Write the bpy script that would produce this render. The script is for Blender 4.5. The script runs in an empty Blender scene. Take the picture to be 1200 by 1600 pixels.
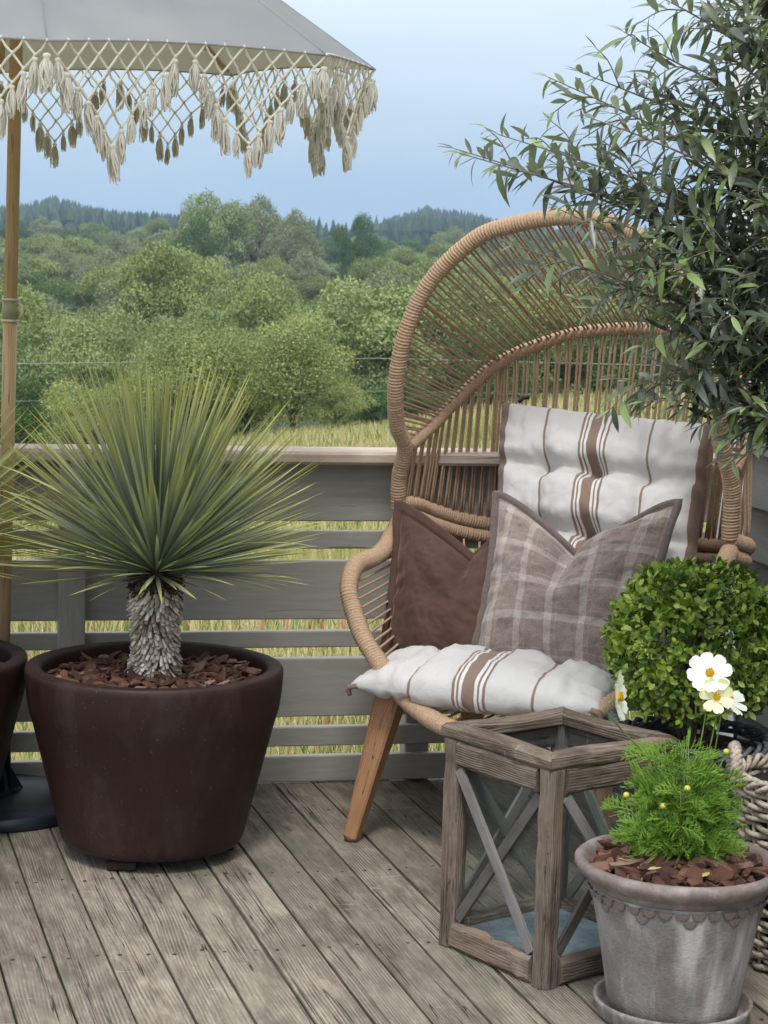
import bpy, math, random
import numpy as np
from mathutils import Vector, Matrix, noise
random.seed(7); rng = np.random.default_rng(7)
R_ = math.radians
S = bpy.context.scene
C = bpy.data.collections.new("place"); S.collection.children.link(C)

# ------------------------------------------------------------------ camera
cam = bpy.data.objects.new("camera", bpy.data.cameras.new("camera")); C.objects.link(cam)
cam.data.sensor_fit = 'VERTICAL'; cam.data.sensor_height = 36; cam.data.sensor_width = 27
cam.data.lens = 69.6
cam.data.clip_start = .05; cam.data.clip_end = 12000
cam.matrix_world = Matrix.Translation((0, 0, 1.4)) @ Matrix.Rotation(R_(90 - 6.8), 4, 'X') @ Matrix.Rotation(R_(1.64), 4, 'Z')
cam.data.dof.use_dof = True; cam.data.dof.focus_distance = 4.5; cam.data.dof.aperture_fstop = 20
S.camera = cam
# ------------------------------------------------------------------ sky: pale overcast with a little of the blue sky coming through
W = bpy.data.worlds.new("World"); S.world = W; W.use_nodes = True
nt = W.node_tree; nt.nodes.clear()
def N(t, kind, **kw):
    n = t.nodes.new(kind)
    for k, v in kw.items():
        if k.startswith('i_'):
            key = k[2:]; key = int(key) if key.isdigit() else key
            n.inputs[key].default_value = v
        else: setattr(n, k, v)
    return n
sun_el, sun_az = R_(56), R_(182)      # azimuth measured clockwise from +Y
sk = N(nt, 'ShaderNodeTexSky', sky_type='NISHITA', sun_disc=False, sun_elevation=sun_el, sun_rotation=sun_az)
b1 = N(nt, 'ShaderNodeBackground', i_Strength=.09); nt.links.new(sk.outputs[0], b1.inputs[0])
tc = N(nt, 'ShaderNodeTexCoord'); sp = N(nt, 'ShaderNodeSeparateXYZ'); nt.links.new(tc.outputs['Generated'], sp.inputs[0])
ns = N(nt, 'ShaderNodeTexNoise', i_Scale=2.2, i_Detail=6., i_Roughness=.55)
mp = N(nt, 'ShaderNodeMapping'); mp.inputs['Scale'].default_value = (1, 1, 5); nt.links.new(tc.outputs['Generated'], mp.inputs[0]); nt.links.new(mp.outputs[0], ns.inputs[0])
ad = N(nt, 'ShaderNodeMath', operation='MULTIPLY_ADD'); nt.links.new(ns.outputs[0], ad.inputs[0]); ad.inputs[1].default_value = .12; nt.links.new(sp.outputs[2], ad.inputs[2])
cr = N(nt, 'ShaderNodeValToRGB'); nt.links.new(ad.outputs[0], cr.inputs[0])
e = cr.color_ramp.elements
e[0].position = .03; e[0].color = (.21, .325, .53, 1)
e[1].position = 1.0; e[1].color = (1.75, 1.76, 1.80, 1)
for p, c in ((.085, (.295, .42, .59, 1)), (.15, (.49, .60, .71, 1)), (.3, (.95, 1.03, 1.12, 1)), (.5, (1.35, 1.40, 1.46, 1))):
    k = e.new(p); k.color = c
b2 = N(nt, 'ShaderNodeBackground', i_Strength=1.0); nt.links.new(cr.outputs[0], b2.inputs[0])
mx = N(nt, 'ShaderNodeMixShader'); mx.inputs[0].default_value = .88
nt.links.new(b1.outputs[0], mx.inputs[1]); nt.links.new(b2.outputs[0], mx.inputs[2])
wo = N(nt, 'ShaderNodeOutputWorld'); nt.links.new(mx.outputs[0], wo.inputs[0])
sun = bpy.data.objects.new("sun", bpy.data.lights.new("sun", 'SUN')); C.objects.link(sun)
sun.data.energy = 1.6; sun.data.angle = R_(11); sun.data.color = (1, .975, .94)
sd = Vector((math.sin(sun_az) * math.cos(sun_el), math.cos(sun_az) * math.cos(sun_el), math.sin(sun_el)))
sun.rotation_euler = sd.to_track_quat('Z', 'Y').to_euler()
S.view_settings.view_transform = 'Standard'; S.view_settings.look = 'None'
S.view_settings.exposure = 0.4; S.view_settings.gamma = 1; S.view_settings.use_curve_mapping = False

# ------------------------------------------------------------------ helpers
WM = {}
def link(o, parent=None, mw=None):
    C.objects.link(o); mw = Matrix(mw) if mw is not None else Matrix.Identity(4)
    WM[o] = mw
    if parent is not None:
        o.parent = parent; o.matrix_basis = WM[parent].inverted() @ mw
    else: o.matrix_basis = mw
    return o
def tag(o, label=None, cat=None, group=None, kind=None):
    if label: o['label'] = label
    if cat: o['category'] = cat
    if group: o['group'] = group
    if kind: o['kind'] = kind
    return o
def thing(name, loc, label=None, cat=None, group=None, kind=None, rz=0):
    o = bpy.data.objects.new(name, None); o.empty_display_size = .1
    link(o, None, Matrix.Translation(loc) @ Matrix.Rotation(rz, 4, 'Z'))
    return tag(o, label, cat, group, kind)
def inst(name, mesh, parent, mw):
    return link(bpy.data.objects.new(name, mesh), parent, mw)
class MB:
    def __init__(s): s.v = []; s.f = []; s.m = []; s.uv = None
    def add(s, vs, fs, mi=0):
        b = len(s.v); s.v += [tuple(p) for p in vs]; s.f += [tuple(i + b for i in f) for f in fs]; s.m += [mi] * len(fs); return s
    def tube(s, pts, r, sides=8, cap=True, mi=0, flat=1.0, up=(0, 0, 1)):
        pts = [Vector(p) for p in pts]; n = len(pts)
        rr = r if hasattr(r, '__len__') else [r] * n
        vs = []; u = None
        for i, p in enumerate(pts):
            t = (pts[min(i + 1, n - 1)] - pts[max(i - 1, 0)]).normalized()
            if u is None:
                a = Vector(up)
                if abs(t.dot(a)) > .95: a = Vector((1, 0, 0))
                u = (a - t * a.dot(t)).normalized()
            else: u = (u - t * u.dot(t)).normalized()
            w = t.cross(u)
            for k in range(sides):
                an = 2 * math.pi * k / sides
                vs.append(p + (u * math.cos(an) * flat + w * math.sin(an)) * rr[i])
        fs = [(i * sides + k, i * sides + (k + 1) % sides, (i + 1) * sides + (k + 1) % sides, (i + 1) * sides + k) for i in range(n - 1) for k in range(sides)]
        if cap: fs += [tuple(range(sides))[::-1], tuple((n - 1) * sides + k for k in range(sides))]
        return s.add(vs, fs, mi)
    def lathe(s, prof, seg=64, c=(0, 0, 0), mi=0, rad=None):
        vs = []
        for (r, z) in prof:
            for k in range(seg):
                a = 2 * math.pi * k / seg; q = r * (rad(a, z) if rad else 1)
                vs.append((c[0] + q * math.cos(a), c[1] + q * math.sin(a), c[2] + z))
        n = len(prof)
        fs = [(i * seg + k, i * seg + (k + 1) % seg, (i + 1) * seg + (k + 1) % seg, (i + 1) * seg + k) for i in range(n - 1) for k in range(seg)]
        if prof[0][0] > 1e-4: fs.append(tuple(range(seg))[::-1])
        if prof[-1][0] > 1e-4: fs.append(tuple((n - 1) * seg + k for k in range(seg)))
        return s.add(vs, fs, mi)
    def mesh(s, name, mats, smooth=True):
        me = bpy.data.meshes.new(name); me.from_pydata(s.v, [], s.f)
        for m in (mats if isinstance(mats, (list, tuple)) else [mats]): me.materials.append(m)
        if any(s.m): me.polygons.foreach_set('material_index', s.m)
        if smooth: me.polygons.foreach_set('use_smooth', [True] * len(s.f))
        me.update(); return me
    def build(s, name, mats, parent=None, smooth=True, origin=None):
        org = Vector(origin) if origin is not None else (WM[parent].translation if parent is not None else Vector((0, 0, 0)))
        s.v = [(x - org.x, y - org.y, z - org.z) for x, y, z in s.v]
        me = s.mesh(name, mats, smooth)
        return link(bpy.data.objects.new(name, me), parent, Matrix.Translation(org))
def prof_mesh(name, L, w, t, mats, bev=.004, nseg=1, jit=0., seed=0, smooth=False, chip=0.):
    """a board along local x, width along y, thickness along z, bevelled; optionally uneven"""
    r = random.Random(seed); pr = [(-w/2+bev, -t/2), (w/2-bev, -t/2), (w/2, -t/2+bev), (w/2, t/2-bev), (w/2-bev, t/2), (-w/2+bev, t/2), (-w/2, t/2-bev), (-w/2, -t/2+bev)]
    m = MB(); vs = []
    for i in range(nseg + 1):
        x = -L/2 + L * i / nseg
        dy, dz = r.uniform(-jit, jit), r.uniform(-jit, jit); q = 1 + (r.uniform(-chip, chip) if chip else 0)
        for (y, z) in pr: vs.append((x, y * q + dy, z * q + dz))
    fs = [(i*8+k, i*8+(k+1) % 8, (i+1)*8+(k+1) % 8, (i+1)*8+k) for i in range(nseg) for k in range(8)]
    fs = [f[::-1] for f in fs] + [tuple(range(8)), tuple(nseg*8+k for k in range(8))[::-1]]
    m.add(vs, fs); me = m.mesh(name, mats, smooth); return me
def frame_m(p0, p1, up=(0, 0, 1)):
    """matrix with x along p0->p1, z towards up, origin at the middle"""
    p0, p1 = Vector(p0), Vector(p1); x = (p1 - p0).normalized(); u = Vector(up); z = (u - x * u.dot(x)).normalized(); y = z.cross(x)
    M = Matrix((x, y, z)).transposed().to_4x4(); M.translation = (p0 + p1) / 2; return M
def bar(name, p0, p1, w, t, mat, parent, up=(0, 0, 1), bev=.004, nseg=1, jit=0., seed=0, smooth=False, chip=0.):
    me = prof_mesh(name, (Vector(p1) - Vector(p0)).length, w, t, mat, bev, nseg, jit, seed, smooth, chip)
    return inst(name, me, parent, frame_m(p0, p1, up))
def cat(P, n):
    """Catmull-Rom, resampled to n evenly spaced points"""
    P = [Vector(p) for p in P]; Q = [P[0] * 2 - P[1]] + P + [P[-1] * 2 - P[-2]]; out = []
    for i in range(1, len(Q) - 2):
        a, b, c, d = Q[i-1], Q[i], Q[i+1], Q[i+2]
        for k in range(12):
            t = k / 12; out.append(.5 * ((2*b) + (c-a)*t + (2*a-5*b+4*c-d)*t*t + (3*b-a-3*c+d)*t**3))
    out.append(P[-1]); L = [0]
    for i in range(1, len(out)): L.append(L[-1] + (out[i] - out[i-1]).length)
    res = []; j = 0
    for k in range(n):
        s = L[-1] * k / (n - 1)
        while j < len(L) - 2 and L[j+1] < s: j += 1
        f = (s - L[j]) / max(1e-9, L[j+1] - L[j]); res.append(out[j].lerp(out[j+1], min(1, f)))
    return res
def length(P): return sum((Vector(P[i+1]) - Vector(P[i])).length for i in range(len(P)-1))
def many(name, tv, tf, mats4, materials, rnd=None, smooth=False):
    """one mesh from a template placed by many 4x4 matrices (numpy), with a random value per copy"""
    tv = np.array(tv, float); n = len(mats4); k = len(tv); A = np.asarray(mats4)
    V = np.einsum('nij,kj->nki', A[:, :3, :3], tv) + A[:, None, :3, 3]
    tot = []; sizes = np.array([len(f) for f in tf]); flat = np.concatenate([np.array(f) for f in tf])
    me = bpy.data.meshes.new(name); me.vertices.add(n * k); me.vertices.foreach_set('co', V.reshape(-1).astype(np.float32))
    idx = (flat[None, :] + (np.arange(n) * k)[:, None]).reshape(-1); me.loops.add(len(idx)); me.loops.foreach_set('vertex_index', idx.astype(np.int32))
    sz = np.tile(sizes, n); st = np.concatenate([[0], np.cumsum(sz)[:-1]])
    me.polygons.add(len(sz)); me.polygons.foreach_set('loop_start', st.astype(np.int32)); me.polygons.foreach_set('loop_total', sz.astype(np.int32))
    for m in (materials if isinstance(materials, (list, tuple)) else [materials]): me.materials.append(m)
    a = me.attributes.new('rnd', 'FLOAT', 'POINT'); r = rng.random(n) if rnd is None else np.asarray(rnd)
    a.data.foreach_set('value', np.repeat(r, k).astype(np.float32))
    if smooth: me.polygons.foreach_set('use_smooth', [True] * len(sz))
    me.update(calc_edges=True); me.validate(); return me
def dir_mats(P, D, Nn, Ls, Ws=None, Ts=None):
    """matrices: x along D, z near Nn, scale Ls (x), Ws (y), Ts (z)"""
    P, D, Nn = (np.asarray(a, float) for a in (P, D, Nn)); D = D / np.linalg.norm(D, axis=1, keepdims=True)
    Z = Nn - D * (Nn * D).sum(1, keepdims=True); Z /= np.linalg.norm(Z, axis=1, keepdims=True) + 1e-9; Y = np.cross(Z, D)
    Ls = np.broadcast_to(Ls, len(P)); Ws = Ls if Ws is None else np.broadcast_to(Ws, len(P)); Ts = Ws if Ts is None else np.broadcast_to(Ts, len(P))
    A = np.zeros((len(P), 4, 4)); A[:, :3, 0] = D * Ls[:, None]; A[:, :3, 1] = Y * Ws[:, None]; A[:, :3, 2] = Z * Ts[:, None]; A[:, :3, 3] = P; A[:, 3, 3] = 1
    return A
def rvec(n): 
    v = rng.normal(size=(n, 3)); return v / np.linalg.norm(v, axis=1, keepdims=True)

# ------------------------------------------------------------------ materials
def newmat(name):
    m = bpy.data.materials.new(name); m.use_nodes = True; t = m.node_tree; b = t.nodes['Principled BSDF']; return m, t, b
def coords(t, kind='Object', scale=(1, 1, 1), rand=True):
    tc = N(t, 'ShaderNodeTexCoord'); mp = N(t, 'ShaderNodeMapping'); mp.inputs['Scale'].default_value = scale
    if rand:
        oi = N(t, 'ShaderNodeObjectInfo'); mu = N(t, 'ShaderNodeMath', operation='MULTIPLY', i_1=37.); t.links.new(oi.outputs['Random'], mu.inputs[0])
        va = N(t, 'ShaderNodeVectorMath', operation='ADD'); t.links.new(tc.outputs[kind], va.inputs[0]); t.links.new(mu.outputs[0], va.inputs[1]); t.links.new(va.outputs[0], mp.inputs[0])
    else: t.links.new(tc.outputs[kind], mp.inputs[0])
    return mp.outputs[0]
def noise_n(t, vec, scale, detail=5., rough=.6, dist=0.):
    n = N(t, 'ShaderNodeTexNoise', i_Scale=scale, i_Detail=detail, i_Roughness=rough, i_Distortion=dist); t.links.new(vec, n.inputs['Vector']); return n.outputs[0]
def ramp(t, fac, stops, interp='LINEAR'):
    r = N(t, 'ShaderNodeValToRGB'); r.color_ramp.interpolation = interp; e = r.color_ramp.elements
    for i, (p, c) in enumerate(stops):
        k = e[i] if i < 2 else e.new(p); k.position = p; k.color = (*c, 1) if hasattr(c, '__len__') else (c, c, c, 1)
    t.links.new(fac, r.inputs[0]); return r.outputs[0]
def mixc(t, fac, a, b, mode='MIX'):
    m = N(t, 'ShaderNodeMix', data_type='RGBA', blend_type=mode)
    for sock, v in ((m.inputs[0], fac), (m.inputs[6], a), (m.inputs[7], b)):
        if isinstance(v, bpy.types.NodeSocket): t.links.new(v, sock)
        else: sock.default_value = (*v, 1) if hasattr(v, '__len__') else v
    return m.outputs[2]
def math_n(t, op, a, b=None, c=None):
    m = N(t, 'ShaderNodeMath', operation=op)
    for i, v in enumerate((a, b, c)):
        if v is None: continue
        if isinstance(v, bpy.types.NodeSocket): t.links.new(v, m.inputs[i])
        else: m.inputs[i].default_value = v
    return m.outputs[0]
def bump(t, b, h, strength=.5, dist=.01, chain=None):
    n = N(t, 'ShaderNodeBump', i_Strength=strength, i_Distance=dist); t.links.new(h, n.inputs['Height'])
    if chain: t.links.new(chain, n.inputs['Normal'])
    t.links.new(n.outputs[0], b.inputs['Normal']); return n.outputs[0]
def fcol(t, b, c): t.links.new(c, b.inputs['Base Color'])
def objrand(t): return N(t, 'ShaderNodeObjectInfo').outputs['Random']

def wood_mat(name, dark, mid, light, rough=.85, sc=1., stain=None, bumpd=.002, grain=1., varc=.5, knots=False):
    m, t, b = newmat(name); v = coords(t, scale=(1.2*sc, 16*sc, 16*sc)); 
    dist = noise_n(t, coords(t, scale=(1.3, 3, 3)), 2.2, 2., .5)
    v2 = N(t, 'ShaderNodeVectorMath', operation='MULTIPLY_ADD'); t.links.new(dist, v2.inputs[0]); v2.inputs[1].default_value = (0, 1.6*grain, 1.6*grain); t.links.new(v, v2.inputs[2])
    n1 = noise_n(t, coords(t, scale=(5*sc, 95*sc, 95*sc)), 1.6, 5., .7); blot = noise_n(t, coords(t, scale=(5, 14, 14)), 2.2, 6., .7)
    sx = N(t, 'ShaderNodeSeparateXYZ'); t.links.new(coords(t), sx.inputs[0]); bend = noise_n(t, coords(t, scale=(.8, 4, 4)), 1., 2., .45)
    yy = math_n(t, 'MULTIPLY_ADD', bend, .10 / sc, math_n(t, 'ADD', sx.outputs[1], math_n(t, 'MULTIPLY', sx.outputs[2], .6)))
    rings = math_n(t, 'MULTIPLY_ADD', math_n(t, 'SINE', math_n(t, 'MULTIPLY_ADD', n1, 3.5, math_n(t, 'MULTIPLY', yy, 900. * grain * sc))), .5, .5)
    rm = ramp(t, noise_n(t, coords(t, scale=(2.5, 9, 9)), 1.7, 3., .6), ((.40, .02), (.68, .24)))
    h = mixc(t, rm, mixc(t, .5, n1, blot), rings)
    c = ramp(t, h, ((.24, dark), (.47, mid), (.74, light)))
    big = noise_n(t, coords(t, scale=(2, 5, 5)), 1.3, 4., .6)
    c = mixc(t, math_n(t, 'MULTIPLY', ramp(t, big, ((.5, 0.), (.72, 1.))), .4), c, light); drk = noise_n(t, coords(t, scale=(1.5, 4, 4)), 2.6, 5., .65); c = mixc(t, math_n(t, 'MULTIPLY', ramp(t, drk, ((.52, 0.), (.7, 1.))), .5), c, dark)
    # open cracks running with the grain
    cr = noise_n(t, coords(t, scale=(.45*sc, 26*sc, 26*sc)), 2.4, 2.5, .5, .25)
    crm = ramp(t, math_n(t, 'ABSOLUTE', math_n(t, 'SUBTRACT', cr, .36)), ((.004, 1.), (.010, 0.)))
    scr = noise_n(t, coords(t, scale=(34, 2.5, 2.5)), 1.1, 2., .5, .3); scm = ramp(t, math_n(t, 'ABSOLUTE', math_n(t, 'SUBTRACT', scr, .71)), ((.003, .55), (.008, 0.)))
    c = mixc(t, scm, c, (.42, .39, .34))
    c = mixc(t, math_n(t, 'MULTIPLY', crm, .8), c, tuple(x*.25 for x in dark))
    if knots:
        vo = N(t, 'ShaderNodeTexVoronoi', feature='F1', i_Scale=1.0); vv = coords(t, scale=(2.2, 7, 7)); t.links.new(vv, vo.inputs['Vector'])
        kn = ramp(t, vo.outputs[0], ((.03, 1.), (.09, 0.)))
        c = mixc(t, math_n(t, 'MULTIPLY', kn, .6), c, tuple(x*.6 for x in dark))
    if stain:
        st = noise_n(t, coords(t, scale=(1, 1, 1)), 3.1, 5., .65); c = mixc(t, math_n(t, 'MULTIPLY', ramp(t, st, ((.5, 0.), (.68, 1.))), .55), c, stain)
    rv = math_n(t, 'MULTIPLY_ADD', objrand(t), varc, 1 - varc/2); hv = N(t, 'ShaderNodeHueSaturation'); t.links.new(rv, hv.inputs['Value']); t.links.new(c, hv.inputs['Color'])
    fcol(t, b, hv.outputs[0]); b.inputs['Roughness'].default_value = rough; b.inputs['Specular IOR Level'].default_value = .25
    hh = math_n(t, 'SUBTRACT', h, math_n(t, 'MULTIPLY', crm, 1.2)); bump(t, b, hh, .9, bumpd)
    return m
M_deck = wood_mat('weathered_deck', (.045, .036, .028), (.165, .141, .112), (.40, .355, .285), rough=.8, stain=(.12, .125, .09), varc=.5, knots=True, bumpd=.003)
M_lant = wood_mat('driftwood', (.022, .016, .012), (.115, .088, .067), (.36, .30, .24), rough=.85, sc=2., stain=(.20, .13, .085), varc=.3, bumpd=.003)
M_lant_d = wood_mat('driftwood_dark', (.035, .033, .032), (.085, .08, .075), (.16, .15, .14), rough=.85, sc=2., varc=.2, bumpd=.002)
M_brace = wood_mat('grey_batten', (.10, .095, .09), (.19, .18, .17), (.30, .285, .27), rough=.85, sc=2.2, varc=.4, bumpd=.001)
M_teak = wood_mat('teak', (.26, .13, .065), (.36, .19, .10), (.45, .25, .14), rough=.5, sc=1.6, varc=.12, bumpd=.0004)
M_pole = wood_mat('ash_pole', (.40, .26, .13), (.50, .34, .18), (.58, .41, .24), rough=.5, sc=1.4, varc=.1, bumpd=.0004)
M_cap = wood_mat('pale_cap', (.38, .29, .23), (.50, .41, .34), (.60, .51, .44), rough=.6, sc=1., stain=(.33, .24, .17), varc=.1, bumpd=.0006)

def paint_mat(name, col, rough=.55, wear=.3, bd=.0008, sc=(1, 8, 8)):
    m, t, b = newmat(name); n = noise_n(t, coords(t, scale=sc), 9., 6., .7); g = noise_n(t, coords(t, scale=(1, 30, 30)), 6., 4., .6)
    c = ramp(t, n, ((.3, tuple(x*(1-wear*.4) for x in col)), (.7, tuple(x*(1+wear*.4) for x in col))))
    k = noise_n(t, coords(t, scale=(1, 14, 14)), 2.3, 2., .5); km = ramp(t, k, ((.245, 1.), (.27, 0.)))
    c = mixc(t, math_n(t, 'MULTIPLY', km, .6), c, tuple(x*.35 for x in col)); fcol(t, b, c)
    b.inputs['Roughness'].default_value = rough; bump(t, b, math_n(t, 'SUBTRACT', g, km), .6, bd); return m
M_fence = paint_mat('grey_fence_paint', (.31, .298, .265))
M_siding = paint_mat('grey_siding_paint', (.19, .195, .19), wear=.4)
M_white = paint_mat('white_paint', (.74, .76, .78), rough=.5, wear=.08)

def rope_mat():
    m, t, b = newmat('tan_rope'); n = noise_n(t, coords(t, scale=(1, 1, 1)), 260., 3., .6); n2 = noise_n(t, coords(t), 6., 3., .6)
    c = ramp(t, n, ((.3, (.31, .20, .125)), (.7, (.57, .41, .285)))); c = mixc(t, math_n(t, 'MULTIPLY', n2, .45), c, (.42, .28, .17)); fcol(t, b, c)
    b.inputs['Roughness'].default_value = .75; b.inputs['Specular IOR Level'].default_value = .3; bump(t, b, n, .8, .0012); return m
M_rope = rope_mat()

def simple(name, col, rough=.6, spec=.5, nsc=40., amt=.15, bd=.0006, metal=0., trans=None):
    m, t, b = newmat(name); n = noise_n(t, coords(t), nsc, 5., .6)
    fcol(t, b, ramp(t, n, ((.3, tuple(x*(1-amt) for x in col)), (.7, tuple(min(1, x*(1+amt)) for x in col)))))
    b.inputs['Roughness'].default_value = rough; b.inputs['Specular IOR Level'].default_value = spec; b.inputs['Metallic'].default_value = metal
    if bd: bump(t, b, n, .5, bd)
    return m
def cloth_base(t, b, c, weave=900., bd=.0004, rough=.9, sheen=.2):
    fcol(t, b, c); b.inputs['Roughness'].default_value = rough; b.inputs['Specular IOR Level'].default_value = .15; b.inputs['Sheen Weight'].default_value = sheen
    n = noise_n(t, coords(t, rand=False), weave, 2., .5); w = noise_n(t, coords(t, rand=False), 24., 5., .6, .6)
    bump(t, b, math_n(t, 'MULTIPLY_ADD', w, 14., n), .7, bd)
CREAM = (.565, .552, .535); BR = (.225, .15, .115); WHT = (.66, .65, .64)
def stripe_mat(name):
    m, t, b = newmat(name); uv = N(t, 'ShaderNodeTexCoord'); s = N(t, 'ShaderNodeSeparateXYZ'); t.links.new(uv.outputs['UV'], s.inputs[0])
    st = [(0, CREAM)]
    def line(x, w, c): st.extend([(x - w/2, c), (x + w/2, CREAM)])
    line(.255, .012, BR); line(.745, .012, BR)
    st += [(.432, BR), (.444, WHT), (.451, BR), (.459, WHT), (.469, BR), (.523, WHT), (.533, BR), (.541, WHT), (.552, BR), (.564, CREAM)]
    st.sort(key=lambda q: q[0]); c = ramp(t, s.outputs[0], st, 'CONSTANT')
    n = noise_n(t, coords(t, rand=False), 7., 4., .6); c = mixc(t, math_n(t, 'MULTIPLY', n, .10), c, (.45, .435, .42)); cloth_base(t, b, c); return m
M_stripe = stripe_mat('striped_canvas')
m, t, b = newmat('brown_canvas'); n = noise_n(t, coords(t, rand=False), 9., 4., .6); cloth_base(t, b, ramp(t, n, ((.3, (.17, .115, .09)), (.7, (.24, .165, .13))))); M_brown = m
m, t, b = newmat('velvet'); n = noise_n(t, coords(t, rand=False), 11., 6., .65); c = ramp(t, n, ((.25, (.076, .042, .033)), (.75, (.100, .058, .047)))); cloth_base(t, b, c, 700., .0003, .85, .5); b.inputs['Sheen Tint'].default_value = (.55, .38, .32, 1); b.inputs['Sheen Roughness'].default_value = .4; M_velvet = m
m, t, b = newmat('plaid_wool'); uv = N(t, 'ShaderNodeTexCoord'); s = N(t, 'ShaderNodeSeparateXYZ'); t.links.new(uv.outputs['UV'], s.inputs[0])
def bands(sock, per, w, off, thin):
    f = math_n(t, 'FRACT', math_n(t, 'MULTIPLY_ADD', sock, per, off))
    return ramp(t, f, ((0, 0.), (.5 - w, 0.), (.5 - w + .015, 1.), (.5 + w - .015, 1.), (.5 + w, 0.), (.5 + w + thin, 0.), (.5 + w + thin + .01, .5), (.5 + w + thin + .025, .5), (.5 + w + thin + .035, 0.)))
bx = bands(s.outputs[0], 5.0, .115, .0, .12); by = bands(s.outputs[1], 4.4, .11, .3, .11)
base = noise_n(t, coords(t, rand=False), 420., 3., .7); c = ramp(t, base, ((.3, (.165, .125, .105)), (.7, (.335, .265, .232))))
f2 = math_n(t, 'MULTIPLY', math_n(t, 'ADD', bx, by), math_n(t, 'MULTIPLY_ADD', base, .9, -.05)); c = mixc(t, math_n(t, 'MINIMUM', f2, 1.), c, (.50, .44, .41))
cloth_base(t, b, c, 380., .0008, .95, .35); M_plaid = m
m, t, b = newmat('wool_edge'); n = noise_n(t, coords(t, rand=False), 420., 3., .7); cloth_base(t, b, ramp(t, n, ((.3, (.10, .075, .068)), (.7, (.18, .142, .13)))), 380., .0008, .95, .3); M_wool = m
M_black = simple('black_label_and_gap_shade', (.01, .01, .012), .6)

m, t, b = newmat('brown_planter'); n = noise_n(t, coords(t), 420., 2., .5); g = noise_n(t, coords(t), 3., 4., .6)
c = mixc(t, ramp(t, g, ((.35, 0.), (.7, 1.))), (.017, .0065, .0045), (.028, .0115, .0085)); sp_ = ramp(t, noise_n(t, coords(t), 160., 1., .5), ((.72, 0.), (.76, 1.))); c = mixc(t, math_n(t, 'MULTIPLY', sp_, .35), c, (.16, .13, .12)); du = noise_n(t, coords(t, scale=(3, 3, 1.2)), 2.6, 7., .7); c = mixc(t, math_n(t, 'MULTIPLY', ramp(t, du, ((.52, 0.), (.75, 1.))), .22), c, (.12, .095, .08)); fcol(t, b, c); t.links.new(ramp(t, du, ((.35, .42), (.7, .68))), b.inputs['Roughness'])
b.inputs['Specular IOR Level'].default_value = .32; b.inputs['Specular IOR Level'].default_value = .32; bump(t, b, n, .35, .0008); M_planter = m

m, t, b = newmat('aged_clay'); v = coords(t, rand=False); n = noise_n(t, v, 7., 6., .65); f = noise_n(t, v, 150., 4., .7)
c = ramp(t, n, ((.3, (.12, .10, .092)), (.5, (.20, .18, .172)), (.7, (.33, .31, .30))))
drip = noise_n(t, coords(t, scale=(22, 22, 2.2), rand=False), 1., 3., .5); c = mixc(t, math_n(t, 'MULTIPLY', ramp(t, drip, ((.50, 0.), (.70, 1.))), .8), c, (.50, .48, .465))
rst = noise_n(t, coords(t, scale=(9, 9, 5), rand=False), 1.2, 4., .6); c = mixc(t, math_n(t, 'MULTIPLY', ramp(t, rst, ((.60, 0.), (.70, 1.))), .5), c, (.20, .12, .085))
sp_ = ramp(t, f, ((.30, 1.), (.38, 0.))); c = mixc(t, math_n(t, 'MULTIPLY', sp_, .6), c, (.07, .06, .05)); fcol(t, b, c); b.inputs['Roughness'].default_value = .9; bump(t, b, f, .8, .003); M_clay = m
m, t, b = newmat('aged_clay_rim'); v = coords(t, rand=False); n = noise_n(t, v, 14., 6., .7); c = ramp(t, n, ((.3, (.12, .09, .078)), (.55, (.215, .175, .158)), (.75, (.38, .34, .32)))); fcol(t, b, c); b.inputs['Roughness'].default_value = .85; bump(t, b, noise_n(t, v, 90., 5., .7), .6, .002); M_clayrim = m

def bark_mat():
    m, t, b = newmat('bark_mulch'); r = N(t, 'ShaderNodeAttribute', attribute_name='rnd').outputs['Fac']; rr = math_n(t, 'FRACT', math_n(t, 'ADD', r, objrand(t)))
    c = ramp(t, rr, ((0, (.055, .022, .014)), (.3, (.12, .048, .03)), (.6, (.20, .085, .05)), (.85, (.27, .13, .085)), (.97, (.40, .26, .18))))
    n = noise_n(t, coords(t, scale=(1, 6, 6)), 50., 5., .7); c = mixc(t, ramp(t, n, ((.35, .6), (.6, 0.))), c, (.035, .016, .012)); fcol(t, b, c); b.inputs['Roughness'].default_value = .8; bump(t, b, n, .8, .003); return m
M_bark = bark_mat()
M_soil = simple('soil', (.03, .018, .012), .95, .2, 60., .4, .004)
def leaf_mat(name, stops, rough=.5, spec=.4, trans=.25, under=None, tip=None):
    m, t, b = newmat(name); r = N(t, 'ShaderNodeAttribute', attribute_name='rnd').outputs['Fac']; rr = math_n(t, 'FRACT', math_n(t, 'ADD', r, objrand(t)))
    c = ramp(t, rr, stops)
    if tip:
        at = N(t, 'ShaderNodeTexCoord'); s = N(t, 'ShaderNodeSeparateXYZ'); t.links.new(at.outputs['UV'], s.inputs[0])
        for st, col in tip: c = mixc(t, ramp(t, s.outputs[0], st), c, col)
    if under:
        ge = N(t, 'ShaderNodeNewGeometry'); c = mixc(t, ge.outputs['Backfacing'], c, under)
    fcol(t, b, c); b.inputs['Roughness'].default_value = rough; b.inputs['Specular IOR Level'].default_value = spec
    if trans:
        tr = N(t, 'ShaderNodeBsdfTranslucent'); tcx = mixc(t, 1., c, (1.3, 1.5, .6), 'MULTIPLY'); t.links.new(tcx, tr.inputs[0]); mx = N(t, 'ShaderNodeMixShader'); mx.inputs[0].default_value = trans
        t.links.new(b.outputs[0], mx.inputs[1]); t.links.new(tr.outputs[0], mx.inputs[2]); t.links.new(mx.outputs[0], t.nodes['Material Output'].inputs[0])
    return m
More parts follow.
